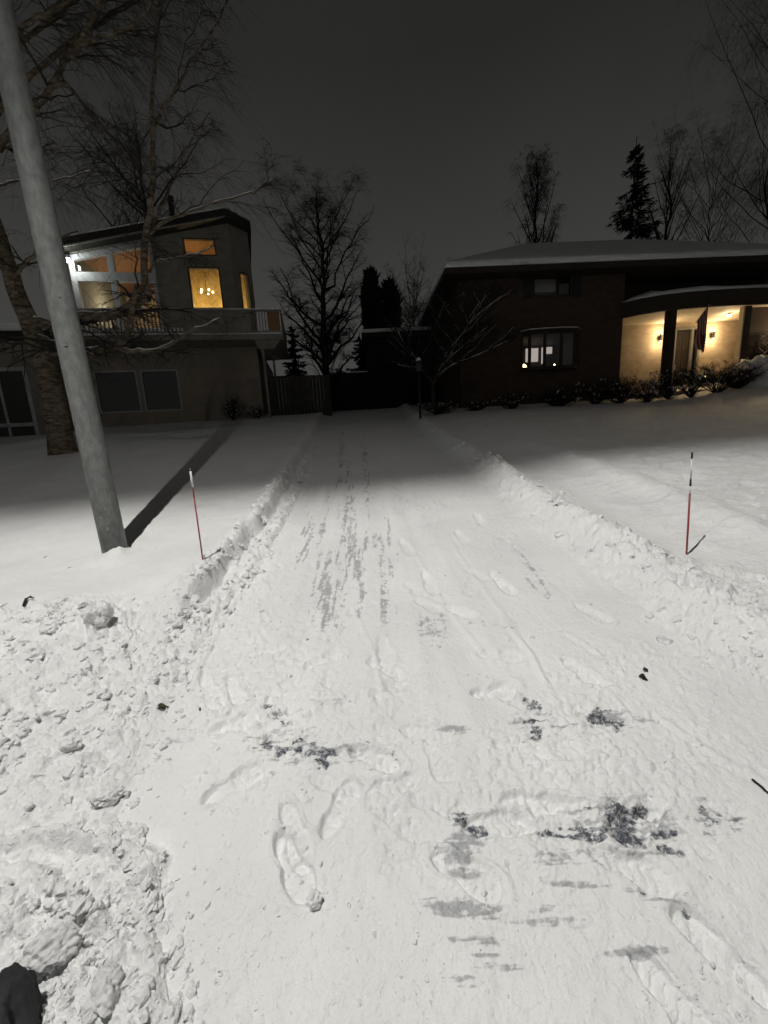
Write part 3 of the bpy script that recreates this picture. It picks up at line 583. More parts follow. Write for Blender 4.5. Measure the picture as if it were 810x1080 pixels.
# balcony
bl = MB(); bl.box(-2.95, 4.0, -1.2, -.005, z(5.22), z(5.398)).box(2.91, 4.0, -.005, 2.6, z(5.22), z(5.398)); bal = bl.build('balcony', M['stucco'], LH)
MB().box(-2.9, .55, -1.16, -.1, z(5.40), z(5.64)).box(.6, 3.9, -1.12, -.1, z(5.40), z(5.47)).build('deck_snow', M['snow'], bal)
rl = MB(); rl.box(-2.95, 4.02, -1.24, -1.14, z(6.16), z(6.22)).box(-2.95, 4.0, -1.21, -1.17, z(5.47), z(5.51)); k = -2.9
rl.box(3.94, 4.0, -1.14, 2.6, z(6.165), z(6.215))
while k < .6: rl.box(k, k+.035, -1.21, -1.17, z(5.512), z(6.158)); k += .125
k = 2.9
while k < 3.5: rl.box(k, k+.03, -1.21, -1.17, z(5.512), z(6.158)); k += .10
for k in np.arange(-1.0, 2.6, .13): rl.box(3.955, 3.985, k, k+.03, z(5.425), z(6.163))
rl.build('railing', M['greytrim'], bal)
MB().box(.62, 2.88, -1.205, -1.17, z(5.515), z(6.155)).build('solid_panel', M['stucco'], bal); MB().box(3.5, 3.93, -1.205, -1.17, z(5.515), z(6.155)).build('solid_panel', M['woodroom'], bal)
MB().box(-2.95, 4.0, -1.235, -1.145, z(6.222), z(6.25)).build('rail_snow', M['snow'], bal)
MB().add([(2.95,-1.1,z(5.238)),(3.9,-1.1,z(5.238)),(3.9,1.5,z(5.238)),(2.95,1.5,z(5.238)),(3.05,-.9,z(4.95)),(3.6,-.9,z(4.95)),(3.6,1.3,z(4.95)),(3.05,1.3,z(4.95))],
         [(0,1,2,3),(7,6,5,4),(0,4,5,1),(1,5,6,2),(2,6,7,3),(3,7,4,0)]).build('support_beam', M['stucco'], bal)
for s, n in ((3.15, -.8), (3.42, .3)): MB().box(s, s+.09, n, n+.09, -.3, z(4.95)).build('post', M['greytrim'], bal)
# wall lamp on the balcony's far post
wl_ = MB().box(-3.14, -3.06, -.20, -.07, z(8.14), z(8.28)).build('wall_lamp', M['darkmetal'], LH); MB().tube([(-3.06, -.26, z(8.02)), (-3.06, -.26, z(8.14))], [.075, .06], 12).build('bulb', M['coolbulb'], wl_)
point('wall_lamp_light', loc2w(LH, (-2.98, -.5, z(7.96))), 26, (.95, 1, .93), .05)
# low wing with a garage door
wg = MB(); DO = [(-8.6, -4.62, -.4, z(4.30))]; wall(wg, -9.5, -3.75, -.4, z(5.25), DO, -1.2, -1.0); wg.box(-3.95, -3.752, -1.0, 4, -.4, z(5.25)); wing = wg.build('wing_wall', M['stucco'], LH)
MB().box(-9.8, -3.3, -1.75, 4.3, z(5.253), z(5.42)).build('wing_roof', M['fascia'], LH)
sr = MB(); sr.box(-9.75, -3.35, -1.7, 4.25, z(5.423), z(5.68)).build('wing_roof_snow', M['roofsnow'], LH, True, .09)
gd = MB(); gd.box(-8.6, -4.62, -1.12, -1.05, -.4, z(4.30)); gdo = gd.build('garage_door', M['blind'], LH)
MB().box(-8.72, -8.6, -1.23, -1.02, -.4, z(4.42)).box(-4.62, -4.50, -1.23, -1.02, -.4, z(4.42)).box(-8.6, -4.62, -1.23, -1.02, z(4.303), z(4.42)).box(-5.45, -5.38, -1.16, -1.121, -.4, z(4.30)).box(-8.6, -4.62, -1.16, -1.121, z(2.5), z(2.62)).build('door_frame', M['framepaint'], gdo)

# chandelier hanging in the yellow room
chp = loc2w(LH, (1.0, 1.5, z(7.62))); ch = empty('chandelier', chp, math.radians(10)); tag(ch, 'small branched chandelier glowing behind the yellow upper window', 'chandelier')
MB().tube([(0, 0, .05), (0, 0, .72)], .012, 8).build('stem', M['darkmetal'], ch)
for k in range(5):
    a = 2*math.pi*k/5 + .3; MB().tube([(0, 0, .08), (.12*math.cos(a), .12*math.sin(a), 0), (.24*math.cos(a), .24*math.sin(a), .06)], .01, 6).build('arm', M['darkmetal'], ch)
    MB().tube([(.24*math.cos(a), .24*math.sin(a), .06), (.24*math.cos(a), .24*math.sin(a), .10), (.24*math.cos(a), .24*math.sin(a), .14)], [.03, .045, .02], 10).build('bulb', M['bulb'], ch)

# ------------------------------------------------------------------ fences and garage at the end of the drive
fc = empty('board_fence', (-4.42, 16.35, 2.35), math.atan2(.46, 2.4)); tag(fc, 'dull olive board fence between the balcony house and the drive', 'fence')
f = MB(); k = 0.0
while k < 2.45: f.box(k, k+.135, 0, .03, 0, 1.70); k += .14
f.build('board_panel', M['fence'], fc); MB().box(-.02, 2.5, -.03, .06, 1.703, 1.76).build('cap_rail', M['fence'], fc)
for k in (-.02, 1.2, 2.42): MB().box(k, k+.1, .035, .13, -.2, 1.70).build('post', M['fence'], fc)
gt = empty('black_gate', (-2.35, 19.4, 2.75), -.02); tag(gt, 'low black timber gate closing the end of the driveway', 'gate')
f = MB(); k = 0.0
while k < 1.95: f.box(k, k+.15, 0, .04, 0, 1.72); k += .155
f.build('board_panel', M['blackwood'], gt); MB().box(0, 1.95, -.02, .06, 1.723, 1.79).build('cap_rail', M['blackwood'], gt); MB().box(.02, 1.93, -.015, .055, 1.793, 1.84).build('snow', M['snow'], gt)
for k in (-.11, 1.96): MB().box(k, k+.1, -.02, .1, -.1, 1.85).build('post', M['blackwood'], gt)
gr = empty('garage', (-.35, 19.3, 2.5), math.radians(2)); tag(gr, 'black unlit garage at the end of the driveway', 'garage')
g = MB(); wall(g, 0, 3.0, -.1, 3.5, [(.35, 2.7, -.1, 2.3)], 0, .2); g.box(0, .2, .2, 6, -.1, 3.5).box(2.8, 3.0, .2, 6, -.1, 3.5).box(.2, 2.8, 5.8, 6, -.1, 3.5); g.build('wall', M['blackwood'], gr)
g = MB().box(.35, 2.7, .1, .15, -.1, 2.3)
for zz in (.5, 1.1, 1.7): g.box(.36, 2.69, .09, .099, zz, zz+.03)
g.build('door', M['blackwood'], gr); MB().box(-.25, 3.05, -.35, 6.3, 3.503, 3.68).build('roof', M['fascia'], gr); MB().box(-.22, 3.0, -.32, 6.25, 3.683, 3.86).build('roof_snow', M['roofsnow'], gr, True, .07)

# ------------------------------------------------------------------ house with the lit porch
RH = empty('porch_house', (2.9, 15.3, 2.4), math.radians(2)); tag(RH, 'large dark brick house with a lit curved porch and snowy hip roof', 'house')
z = lambda w: w - 2.4
W1 = (2.98, 4.42, z(6.20), z(7.03)); BY = (2.62, 4.72, z(3.78), z(4.86))
mb = MB(); wall(mb, .25, 6.4, -.5, z(7.0), [W1, BY], 0, .22); mb.box(.25, .47, .22, 8.5, -.5, z(7.0)); mb.box(6.18, 6.4, .22, 1.2, -.5, z(7.0)); mb.box(.47, 13, 8.3, 8.5, -.5, z(7.0)); mb.build('wall', M['brick'], RH)
DR = (9.02, 10.45, z(2.55), z(5.2))
mb = MB(); wall(mb, 6.4, 13.0, -.5, z(5.42), [DR], 1.2, 1.4); mb.build('porch_wall', M['tanbrick'], RH)
mb = MB(); mb.box(6.4, 13, 1.2, 1.4, z(5.422), z(7.0)); mb.prism([(10.64, -.60), (11.9, -.60), (13.0, 1.19), (12.42, 1.19)], -.5, z(5.36)); mb.build('wall', M['brick'], RH)
def hip(o, zb, th, e=.0):
    a, b, c, d = -.38-e, 13.6+e, -.62-e, 9.0+e; r0, r1, rn, rz = 4.4, 9.6, 4.2, z(9.55)
    return MB().add([(a,c,zb),(b,c,zb),(b,d,zb),(a,d,zb),(a,c,zb+th),(b,c,zb+th),(b,d,zb+th),(a,d,zb+th),(r0,rn,rz+o),(r1,rn,rz+o)],
                    [(3,2,1,0),(0,1,5,4),(1,2,6,5),(2,3,7,6),(3,0,4,7),(4,5,9,8),(6,7,8,9),(5,6,9),(7,4,8)])
rr = hip(0, z(6.86), .2).build('roof', M['trim'], RH)
hs_ = hip(.24, z(7.065), .22, -.03); so = hs_.build('roof_snow', M['roofsnow'], rr, True, .07)
# upper window, shutters, round window
w = window(RH, *W1, .03, 'trim', 'glass', .06, mull=(3.92,), dep=.12); MB().box(W1[0]+.03, 3.90, .19, .20, W1[2]+.22, W1[3]-.02).build('blind', M['paleblind'], RH)
MB().box(W1[0], W1[1], .215, .225, W1[2], W1[3]).build('blind', M['black'], RH)
for a in (2.62, 4.45): MB().box(a, a+.33, -.035, -.002, W1[2]-.05, W1[3]+.02).build('shutter', M['black'], RH)
c = (1.58, z(6.47)); rg = MB(); n = 28; vs = []
for rr_, yy in ((.27, -.002), (.27, -.05), (.21, -.05), (.21, -.002)): vs += [(c[0]+rr_*math.cos(2*math.pi*k/n), yy, c[1]+rr_*math.sin(2*math.pi*k/n)) for k in range(n)]
rg.add(vs, [(j*n+k, j*n+(k+1) % n, ((j+1) % 4)*n+(k+1) % n, ((j+1) % 4)*n+k) for j in range(4) for k in range(n)]); rw = rg.build('round_window', M['trim'], RH)
MB().add([(c[0]+.21*math.cos(2*math.pi*k/n), -.02, c[1]+.21*math.sin(2*math.pi*k/n)) for k in range(n)]+[(c[0]+.21*math.cos(2*math.pi*k/n), -.008, c[1]+.21*math.sin(2*math.pi*k/n)) for k in range(n)],
         [tuple(range(n)), tuple(range(n, 2*n))]+[(k, (k+1) % n, n+(k+1) % n, n+k) for k in range(n)]).build('pane', M['black'], rw)
# bay window: five lights in a shallow bow
bp_ = [(2.58, -.01), (2.8, -.22), (3.33, -.30), (3.95, -.30), (4.5, -.22), (4.74, -.01)]; by = MB(); z0, z1 = z(3.75), z(4.86)
outer = bp_; by.prism([(x, y) for x, y in outer], z0-.12, z0); by.prism([(x, y) for x, y in outer], z1, z1+.10)
for x, y in bp_: by.box(x-.045, x+.045, y-.04+.02, y+.05+.02, z0, z1)
by.prism([(2.5, 0), (2.74, -.29), (3.28, -.38), (4.0, -.38), (4.56, -.29), (4.82, 0)], z1+.102, z1+.17)
bay = by.build('bay_window', M['trim'], RH)
for (xa, ya), (xb, yb) in zip(bp_[:-1], bp_[1:]):
    MB().add([(xa, ya+.02, z0), (xb, yb+.02, z0), (xb, yb+.02, z1), (xa, ya+.02, z1), (xa, ya+.026, z0), (xb, yb+.026, z0), (xb, yb+.026, z1), (xa, ya+.026, z1)],
             [(0,1,2,3),(7,6,5,4),(0,1,5,4),(1,2,6,5),(2,3,7,6),(3,0,4,7)]).build('pane', M['glass'], bay)
MB().prism([(2.52, 0), (2.76, -.27), (3.3, -.36), (3.98, -.36), (4.54, -.27), (4.8, 0)], z1+.173, z1+.20).build('bay_snow', M['snow'], bay)
rm = MB(); rm.box(1.4, 5.6, 3.4, 3.5, z(3.0), z(5.2)).box(1.3, 1.4, .25, 3.5, z(3.0), z(5.2)).box(5.6, 5.7, .25, 3.5, z(3.0), z(5.2)).box(1.4, 5.6, .25, 3.4, z(2.95), z(3.0)).box(1.4, 5.6, .25, 3.4, z(5.2), z(5.25)); rm.build('room_wall', M['trim'], RH)
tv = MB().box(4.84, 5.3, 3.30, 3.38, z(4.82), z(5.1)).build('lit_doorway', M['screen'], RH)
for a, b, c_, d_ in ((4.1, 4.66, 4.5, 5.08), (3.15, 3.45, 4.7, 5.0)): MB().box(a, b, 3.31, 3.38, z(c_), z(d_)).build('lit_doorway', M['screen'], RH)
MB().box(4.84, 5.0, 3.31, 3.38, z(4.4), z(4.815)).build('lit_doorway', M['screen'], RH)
MB().tube([(3.62, 2.4, z(4.12)), (3.62, 2.4, z(4.2)), (3.62, 2.4, z(4.26))], [.13, .11, .05], 10).build('room_lamp', M['bulb'], RH)
MB().tube([(4.42, 1.2, z(3.98)), (4.42, 1.2, z(4.03))], [.035, .02], 8).build('room_lamp', M['bulb'], RH)
point('room_glow', loc2w(RH, (3.4, 2.6, z(4.9))), 3.5, (1, .72, .5), .1)
# porch: floor, columns, curved roof
MB().prism([(6.5, 1.18), (6.5, -.1), (7.4, -.8), (9, -1.05), (11.2, -1.05), (12.45, -.8), (12.45, 1.18)], -.3, z(2.55)).build('porch_floor', M['concrete'], RH)
cv = [(6.30, .0), (6.72, -.42), (7.3, -.72), (8.0, -.92), (8.8, -1.02), (9.8, -1.06), (10.9, -1.05), (12.2, -.95), (13.2, -.8)]
cv = [(a, b) for a, b in cv]
def curved(mb, front, back, za, zb):
    n = len(front); vs = [(a, b, za) for a, b in front]+[(a, b, zb) for a, b in front]+[(a, back, za) for a, b in front]+[(a, back, zb) for a, b in front]
    fs = []
    for i in range(n-1): fs += [(i, i+1, n+i+1, n+i), (2*n+i, 3*n+i, 3*n+i+1, 2*n+i+1), (i, 2*n+i, 2*n+i+1, i+1), (n+i, n+i+1, 3*n+i+1, 3*n+i)]
    fs += [(0, n, 3*n, 2*n), (n-1, 2*n+n-1, 4*n-1, 2*n-1)]
    return mb.add(vs, fs)
cr = MB(); curved(cr, cv, 1.195, z(5.37)+.055, z(5.86)); pr = cr.build('porch_roof', M['trim'], RH)
cr = MB(); curved(cr, [(a+.02, b+.10) for a, b in cv], 1.19, z(5.37), z(5.37)+.05); cr.build('soffit', M['soffit'], pr)
fas = MB()
for (xa, ya), (xb, yb) in zip(cv[:-1], cv[1:]): fas.add([(xa,ya-.03,z(5.33)),(xb,yb-.03,z(5.33)),(xb,yb+.05,z(5.33)),(xa,ya+.05,z(5.33)),(xa,ya-.03,z(5.87)),(xb,yb-.03,z(5.87)),(xb,yb+.05,z(5.87)),(xa,ya+.05,z(5.87))],
    [(3,2,1,0),(4,5,6,7),(0,1,5,4),(2,3,7,6)])
fas.build('fascia', M['trim'], pr)
cr = MB(); cs = [(a+.05, b-.0) for a, b in cv]; n = len(cs)
vs = []; M_ = 7
for j in range(M_):
    t = j/(M_-1)
    for i, (a, b) in enumerate(cs): vs.append((a, b + (1.18-b)*t, z(5.872) + (.04+.30*min(1, i/1.5)*math.sin(min(1, t*3.2)*math.pi/2)*(.75+.5*random.random()*.6))))
fs = [(j*n+i, j*n+i+1, (j+1)*n+i+1, (j+1)*n+i) for j in range(M_-1) for i in range(n-1)]; b0 = len(vs); vs += [(x, y, z(5.872)) for x, y, _ in vs]
fs += [tuple(b0+i for i in reversed(f)) for f in fs]; fs += [(i, i+1, b0+i+1, b0+i) for i in range(n-1)] + [(j*n+n-1, (j+1)*n+n-1, b0+(j+1)*n+n-1, b0+j*n+n-1) for j in range(M_-1)] + [(j*n, (j+1)*n, b0+(j+1)*n, b0+j*n) for j in range(M_-1)]
cr.add(vs, fs).build('porch_snow', M['roofsnow'], pr, True)
MB().box(7.62, 7.88, -.76, -.50, z(2.552), z(5.366)).build('column', M['trim'], RH)
MB().box(10.36, 10.58, -.82, -.60, z(2.552), z(5.366)).build('column', M['trim'], RH)
MB().box(10.31, 10.357, -.80, -.62, z(2.552), z(5.366)).build('column_lit_side', M['soffit'], RH)  # added cream strip: the column's lamplit left side, done by colour
# front door with sidelights
df = MB(); df.box(9.02, 9.1, 1.15, 1.35, z(2.55), z(5.2)).box(9.36, 9.44, 1.15, 1.35, z(2.55), z(5.2)).box(10.08, 10.16, 1.15, 1.35, z(2.55), z(5.2)).box(10.37, 10.45, 1.15, 1.35, z(2.55), z(5.2)).box(9.1, 9.36, 1.15, 1.35, z(5.1), z(5.2)).box(9.44, 10.08, 1.15, 1.35, z(5.1), z(5.2)).box(10.16, 10.37, 1.15, 1.35, z(5.1), z(5.2))
dfo = df.build('door_frame', M['door'], RH)
d = MB(); d.box(9.44, 10.08, 1.24, 1.29, z(2.55), z(5.1))
for a in (9.5, 9.78):
    for b, e_ in ((2.7, 3.3), (3.4, 4.2), (4.3, 4.95)): d.box(a, a+.24, 1.225, 1.239, z(b), z(e_))
do = d.build('door', M['trim'], RH); MB().tube([(9.5, 1.2, z(3.55)), (9.5, 1.2, z(3.75))], .02, 8).build('handle', M['white'], do)
for a in (9.1, 10.16):
    MB().box(a, a+.25, 1.27, 1.276, z(2.57), z(5.1)).build('sidelight', M['darkglass'], dfo); MB().box(a, a+.25, 1.31, 1.33, z(2.57), z(5.1)).build('curtain', M['paleblind'], dfo)
# sconces and ceiling lamp
for s, e_ in ((8.72, 21), (10.92, 21)):
    sc_ = MB().box(s-.03, s+.03, 1.08, 1.195, z(4.78), z(4.9)).tube([(s, 1.05, z(4.70)), (s, 1.05, z(4.96))], [.035, .05], 8).build('sconce', M['darkmetal'], RH)
    MB().tube([(s, 1.05, z(4.962)), (s, 1.05, z(5.0))], [.035, .02], 10).build('bulb', M['porchbulb'], sc_)
    MB().tube([(s, 1.05, z(4.66)), (s, 1.05, z(4.698))], [.02, .03], 10).build('bulb', M['porchbulb'], sc_)
    point('sconce_light', loc2w(RH, (s, .93, z(5.02))), e_, (1, .74, .43), .04); point('sconce_light', loc2w(RH, (s, .90, z(4.6))), e_*.9, (1, .74, .43), .04)
sc_ = MB().box(12.05, 12.13, -.62, -.50, z(4.6), z(4.75)).build('sconce', M['darkmetal'], RH); MB().tube([(12.16, -.60, z(4.5)), (12.16, -.60, z(4.6))], [.05, .035], 10).build('bulb', M['porchbulb'], sc_)
point('sconce_light', loc2w(RH, (12.35, -.85, z(4.45))), 110, (1, .75, .44), .05)
cl_ = MB().tube([(10.55, .05, z(5.365)), (10.55, .05, z(5.31))], [.11, .10], 16).build('ceiling_lamp', M['white'], RH); MB().tube([(10.55, .05, z(5.308)), (10.55, .05, z(5.25))], [.08, .05], 14).build('bulb', M['porchbulb'], cl_)
point('ceiling_lamp_light', loc2w(RH, (10.55, .05, z(5.2))), 28, (1, .75, .44), .08)

# flag on a slanted staff fixed to the porch
m, nt_, out = new_mat('striped_flag'); Lk = nt_.links; tc_ = nd(nt_, 'ShaderNodeTexCoord'); sp = nd(nt_, 'ShaderNodeSeparateXYZ'); Lk.new(tc_.outputs['UV'], sp.inputs[0])
fl = nd(nt_, 'ShaderNodeMath', operation='MULTIPLY'); fl.inputs[1].default_value = 6.5; Lk.new(sp.outputs[1], fl.inputs[0]); fr_ = nd(nt_, 'ShaderNodeMath', operation='FRACT'); Lk.new(fl.outputs[0], fr_.inputs[0])
gt_ = nd(nt_, 'ShaderNodeMath', operation='GREATER_THAN'); gt_.inputs[1].default_value = .5; Lk.new(fr_.outputs[0], gt_.inputs[0])
mx1 = nd(nt_, 'ShaderNodeMix', data_type='RGBA'); Lk.new(gt_.outputs[0], mx1.inputs[0]); mx1.inputs[6].default_value = (.4, .38, .36, 1); mx1.inputs[7].default_value = (.22, .02, .03, 1)
ca = nd(nt_, 'ShaderNodeMath', operation='LESS_THAN'); ca.inputs[1].default_value = .4; Lk.new(sp.outputs[0], ca.inputs[0]); cb = nd(nt_, 'ShaderNodeMath', operation='GREATER_THAN'); cb.inputs[1].default_value = .46; Lk.new(sp.outputs[1], cb.inputs[0])
cm = nd(nt_, 'ShaderNodeMath', operation='MULTIPLY'); Lk.new(ca.outputs[0], cm.inputs[0]); Lk.new(cb.outputs[0], cm.inputs[1])
vo = nd(nt_, 'ShaderNodeTexVoronoi', Scale=1.0); mpv = nd(nt_, 'ShaderNodeMapping'); mpv.inputs['Scale'].default_value = (14, 9, 1); Lk.new(tc_.outputs['UV'], mpv.inputs[0]); Lk.new(mpv.outputs[0], vo.inputs['Vector']); vo.inputs['Randomness'].default_value = .1
st_l = nd(nt_, 'ShaderNodeMath', operation='LESS_THAN'); st_l.inputs[1].default_value = .25; Lk.new(vo.outputs['Distance'], st_l.inputs[0])
mx3 = nd(nt_, 'ShaderNodeMix', data_type='RGBA'); Lk.new(st_l.outputs[0], mx3.inputs[0]); mx3.inputs[6].default_value = (.015, .02, .06, 1); mx3.inputs[7].default_value = (.4, .4, .4, 1)
mx2 = nd(nt_, 'ShaderNodeMix', data_type='RGBA'); Lk.new(cm.outputs[0], mx2.inputs[0]); Lk.new(mx1.outputs[2], mx2.inputs[6]); Lk.new(mx3.outputs[2], mx2.inputs[7])
bs = nd(nt_, 'ShaderNodeBsdfPrincipled', Roughness=.9); Lk.new(mx2.outputs[2], bs.inputs['Base Color']); Lk.new(bs.outputs[0], out.inputs[0]); M['flag'] = m
A = atY(733.5, 341, 14.75); B = atY(748.5, 320.5, 14.25); B2 = Vector(B); A2 = Vector(A)
fg = empty('porch_flag', A); tag(fg, 'striped flag hanging limp from a slanted staff before the front door', 'flag')
MB().tube([(0, 0, 0), tuple(B2-A2)], .014, 8).build('staff', M['greytrim'], fg, True)
nu, nv = 30, 40; vs = []; uv = []; S0, S1 = (B2-A2)*.12, (B2-A2)*.98; FL = 1.55
for j in range(nv):
    for i in range(nu):
        u_, v_ = i/(nu-1), j/(nv-1); p = S0.lerp(S1, u_); w_ = math.sin(u_*19+v_*2.2)*.05*(.3+v_) + math.sin(u_*8+1)*.04*v_
        gather = 1 - .30*v_; q = S1.lerp(p, gather); drop = v_*FL*(.62+.38*u_)
        vs.append((q.x + .02*math.sin(v_*6+u_*4), q.y + w_, p.z - drop)); uv.append((1-v_, u_))
fs = [(j*nu+i, j*nu+i+1, (j+1)*nu+i+1, (j+1)*nu+i) for j in range(nv-1) for i in range(nu-1)]
me = bpy.data.meshes.new('cloth'); me.from_pydata(vs, [], fs); ul = me.uv_layers.new(name='UVMap')
for lp in me.loops: ul.data[lp.index].uv = uv[lp.vertex_index]
me.polygons.foreach_set('use_smooth', [True]*len(me.polygons)); cl2 = link('cloth', me, M['flag'], fg)
sm = cl2.modifiers.new('thick', 'SOLIDIFY'); sm.thickness = .006

# pale lantern box by the door
bxp = loc2w(RH, (9.95, .2, z(2.55))); bxo = empty('lantern', bxp); tag(bxo, 'pale box lantern on the porch floor below the flag', 'lantern')
MB().box(-.17, .17, -.17, .17, .62, .66).box(-.17, .17, -.17, .17, 0, .5).box(-.16, -.12, -.16, -.12, .5, .62).box(.12, .16, -.16, -.12, .5, .62).box(-.16, -.12, .12, .16, .5, .62).box(.12, .16, .12, .16, .5, .62).build('case', M['white'], bxo)
MB().add([(-.19,-.19,.663),(.19,-.19,.663),(.19,.19,.663),(-.19,.19,.663),(0,0,.85)], [(3,2,1,0),(0,1,4),(1,2,4),(2,3,4),(3,0,4)]).build('lid', M['white'], bxo); MB().tube([(0,0,.5),(0,0,.6)], .04, 8).build('candle', M['bulb'], bxo)

# ------------------------------------------------------------------ trees
class Tubes:
    def __init__(s): s.V, s.Q, s.n = [], [], 0
    def add(s, P, R, k=3):                                    # P (m, n, 3), R (m, n)
        P = np.asarray(P, float); R = np.asarray(R, float); m, n, _ = P.shape
        if m == 0: return
        T = np.gradient(P, axis=1); T /= np.linalg.norm(T, axis=2, keepdims=True) + 1e-9
        ref = np.where(np.abs(T[:, :1, 2:3]) > .8, np.array([[[1., 0, 0]]]), np.array([[[0, 0, 1.]]])); ref = np.broadcast_to(ref, P.shape)
        U = np.cross(T, ref); U /= np.linalg.norm(U, axis=2, keepdims=True) + 1e-9; Wv = np.cross(T, U)
        a = np.arange(k)*2*np.pi/k
        V = P[:, :, None, :] + R[:, :, None, None]*(np.cos(a)[None, None, :, None]*U[:, :, None, :] + np.sin(a)[None, None, :, None]*Wv[:, :, None, :])
        idx = np.arange(m*n*k).reshape(m, n, k) + s.n; nx = np.roll(idx, -1, axis=2)
        s.Q.append(np.stack([idx[:, :-1], nx[:, :-1], nx[:, 1:], idx[:, 1:]], -1).reshape(-1, 4)); s.V.append(V.reshape(-1, 3)); s.n += m*n*k
    def build(s, name, mat, parent, origin=(0, 0, 0)):
        o = link(name, mesh_np(name, np.concatenate(s.V) - np.asarray(origin), np.concatenate(s.Q), True), mat, parent)
        return tag(o, kind='stuff') if name == 'snow' else o
def resample(pts, n):
    pts = np.asarray(pts, float); d = np.r_[0, np.cumsum(np.linalg.norm(np.diff(pts, axis=0), axis=1))]; t = np.linspace(0, d[-1], n)
    out = np.stack([np.interp(t, d, pts[:, k]) for k in range(3)], 1)
    for _ in range(2): out[1:-1] = .25*out[:-2] + .5*out[1:-1] + .25*out[2:]
    return out
def sprout(rng, P, R, cnt, lo, hi, len0, len1, elev, spread, curl, n=6, rfac=.5, rtip=.25, rmin=.003, away=None, jit=.06):
    """children of the limbs P (m,n,3): cnt each, start between lo..hi; curl >0 bends up, <0 droops"""
    m, N, _ = P.shape; c = m*cnt; who = np.repeat(np.arange(m), cnt); t = rng.uniform(lo, hi, c); f = t*(N-1); i = np.minimum(f.astype(int), N-2); w = (f-i)[:, None]
    S = P[who, i]*(1-w) + P[who, i+1]*w; T = P[who, i+1]-P[who, i]; T /= np.linalg.norm(T, axis=1, keepdims=True)+1e-9
    r0 = (R[who, i]*(1-w[:, 0]) + R[who, i+1]*w[:, 0])*rfac; pl = np.linalg.norm(P[:, -1]-P[:, 0], axis=1); pl = np.clip(pl/pl.mean(), .25, 1.5)**.8; L = rng.uniform(len0, len1, c)*(1.15-.6*t)*pl[who]
    az = rng.uniform(0, 2*np.pi, c); h = np.stack([np.cos(az), np.sin(az), np.zeros(c)], 1)
    D = T*(1-spread) + h*spread + np.array([0, 0, 1])*elev; D /= np.linalg.norm(D, axis=1, keepdims=True)
    s = np.linspace(0, 1, n); out = S[:, None, :] + D[:, None, :]*(L[:, None]*s)[:, :, None]
    out[:, :, 2] += (curl*L)[:, None]*(s**2)[None, :] if np.ndim(curl) == 0 else (curl*L)[:, None]*(s**2)[None, :]
    J = rng.normal(0, jit, (c, n, 3))*L[:, None, None]; J[:, 0] = 0; out += np.cumsum(J, axis=1)*.5
    r0 = np.maximum(r0, rmin); Rr = r0[:, None]*(1-(1-rtip)*s)[None, :]
    return out, np.maximum(Rr, rmin*.6)

def bare_tree(name, base, height, r0, width, label, seed, mats=('darkbark', 'fartwig'), n1=26, droop=-.15, start=.22, lean=(0, 0), prof=None, tw=.006, n2=6, n3=6, group=None, cat='tree', rise=.55, n4=0, straight=.012, bend=.35, wig=.022):
    rng = np.random.default_rng(seed); base = np.asarray(base, float); root = empty(name, base); tag(root, label, cat, group)
    t = np.linspace(0, 1, 22); wob = np.cumsum(rng.normal(0, straight, (22, 2)), axis=0)*height*.5; wob[:2] = 0
    tr = np.stack([base[0]+lean[0]*t*height+wob[:, 0], base[1]+lean[1]*t*height+wob[:, 1], base[2]-.15+t*height], 1)
    R = r0*(1-t)**.85 + .006; R[0] *= 1.35
    T = Tubes(); T.add(tr[None], R[None], 10)
    prof = prof or (lambda q: math.sin(math.pi*min(1, .18+.82*q))**.8*(1-.25*q)+.08)
    hs = np.sort(rng.uniform(start, .97, n1)); P1, R1 = [], []
    for k, q in enumerate(hs):
        f = q*21; i = min(int(f), 20); p0 = tr[i]*(1-f+i)+tr[i+1]*(f-i); az = k*2.399+rng.uniform(-.5, .5); L = width*prof((q-start)/(1-start))*rng.uniform(.75, 1.2)
        s = np.linspace(0, 1, 9)[:, None]; el = rise*(.7+.6*rng.random())*(1+.9*q)
        d = np.array([math.cos(az), math.sin(az), el]); p = p0 + d*L*s; p[:, 2] += (bend*L*s[:, 0]**2)
        p += np.cumsum(rng.normal(0, wig, p.shape), axis=0)*L*np.where(s > 0, 1, 0)
        P1.append(p); R1.append(np.maximum((r0*(1-q)**.85*.55+.008)*(1-.85*s[:, 0]), .005))
    P1, R1 = np.array(P1), np.array(R1); T.add(P1, R1, 6); T.build('trunk', M[mats[0]], root, base)
    C = Tubes(); P2, R2 = sprout(rng, P1, R1, n2, .2, 1, width*.22, width*.55, .25, .55, .05, 7, .6, .3, tw*1.3); C.add(P2, R2, 4)
    P3, R3 = sprout(rng, P2, R2, n3, .15, 1, width*.12, width*.34, .05, .6, droop, 6, .6, .5, tw); C.add(P3, R3, 3)
    if n4: P4, R4 = sprout(rng, P3, R3, n4, .1, 1, width*.08, width*.22, 0, .6, droop*1.6, 5, .7, .6, tw*.85); C.add(P4, R4, 3)
    C.build('crown', M[mats[1]], root, base); return root

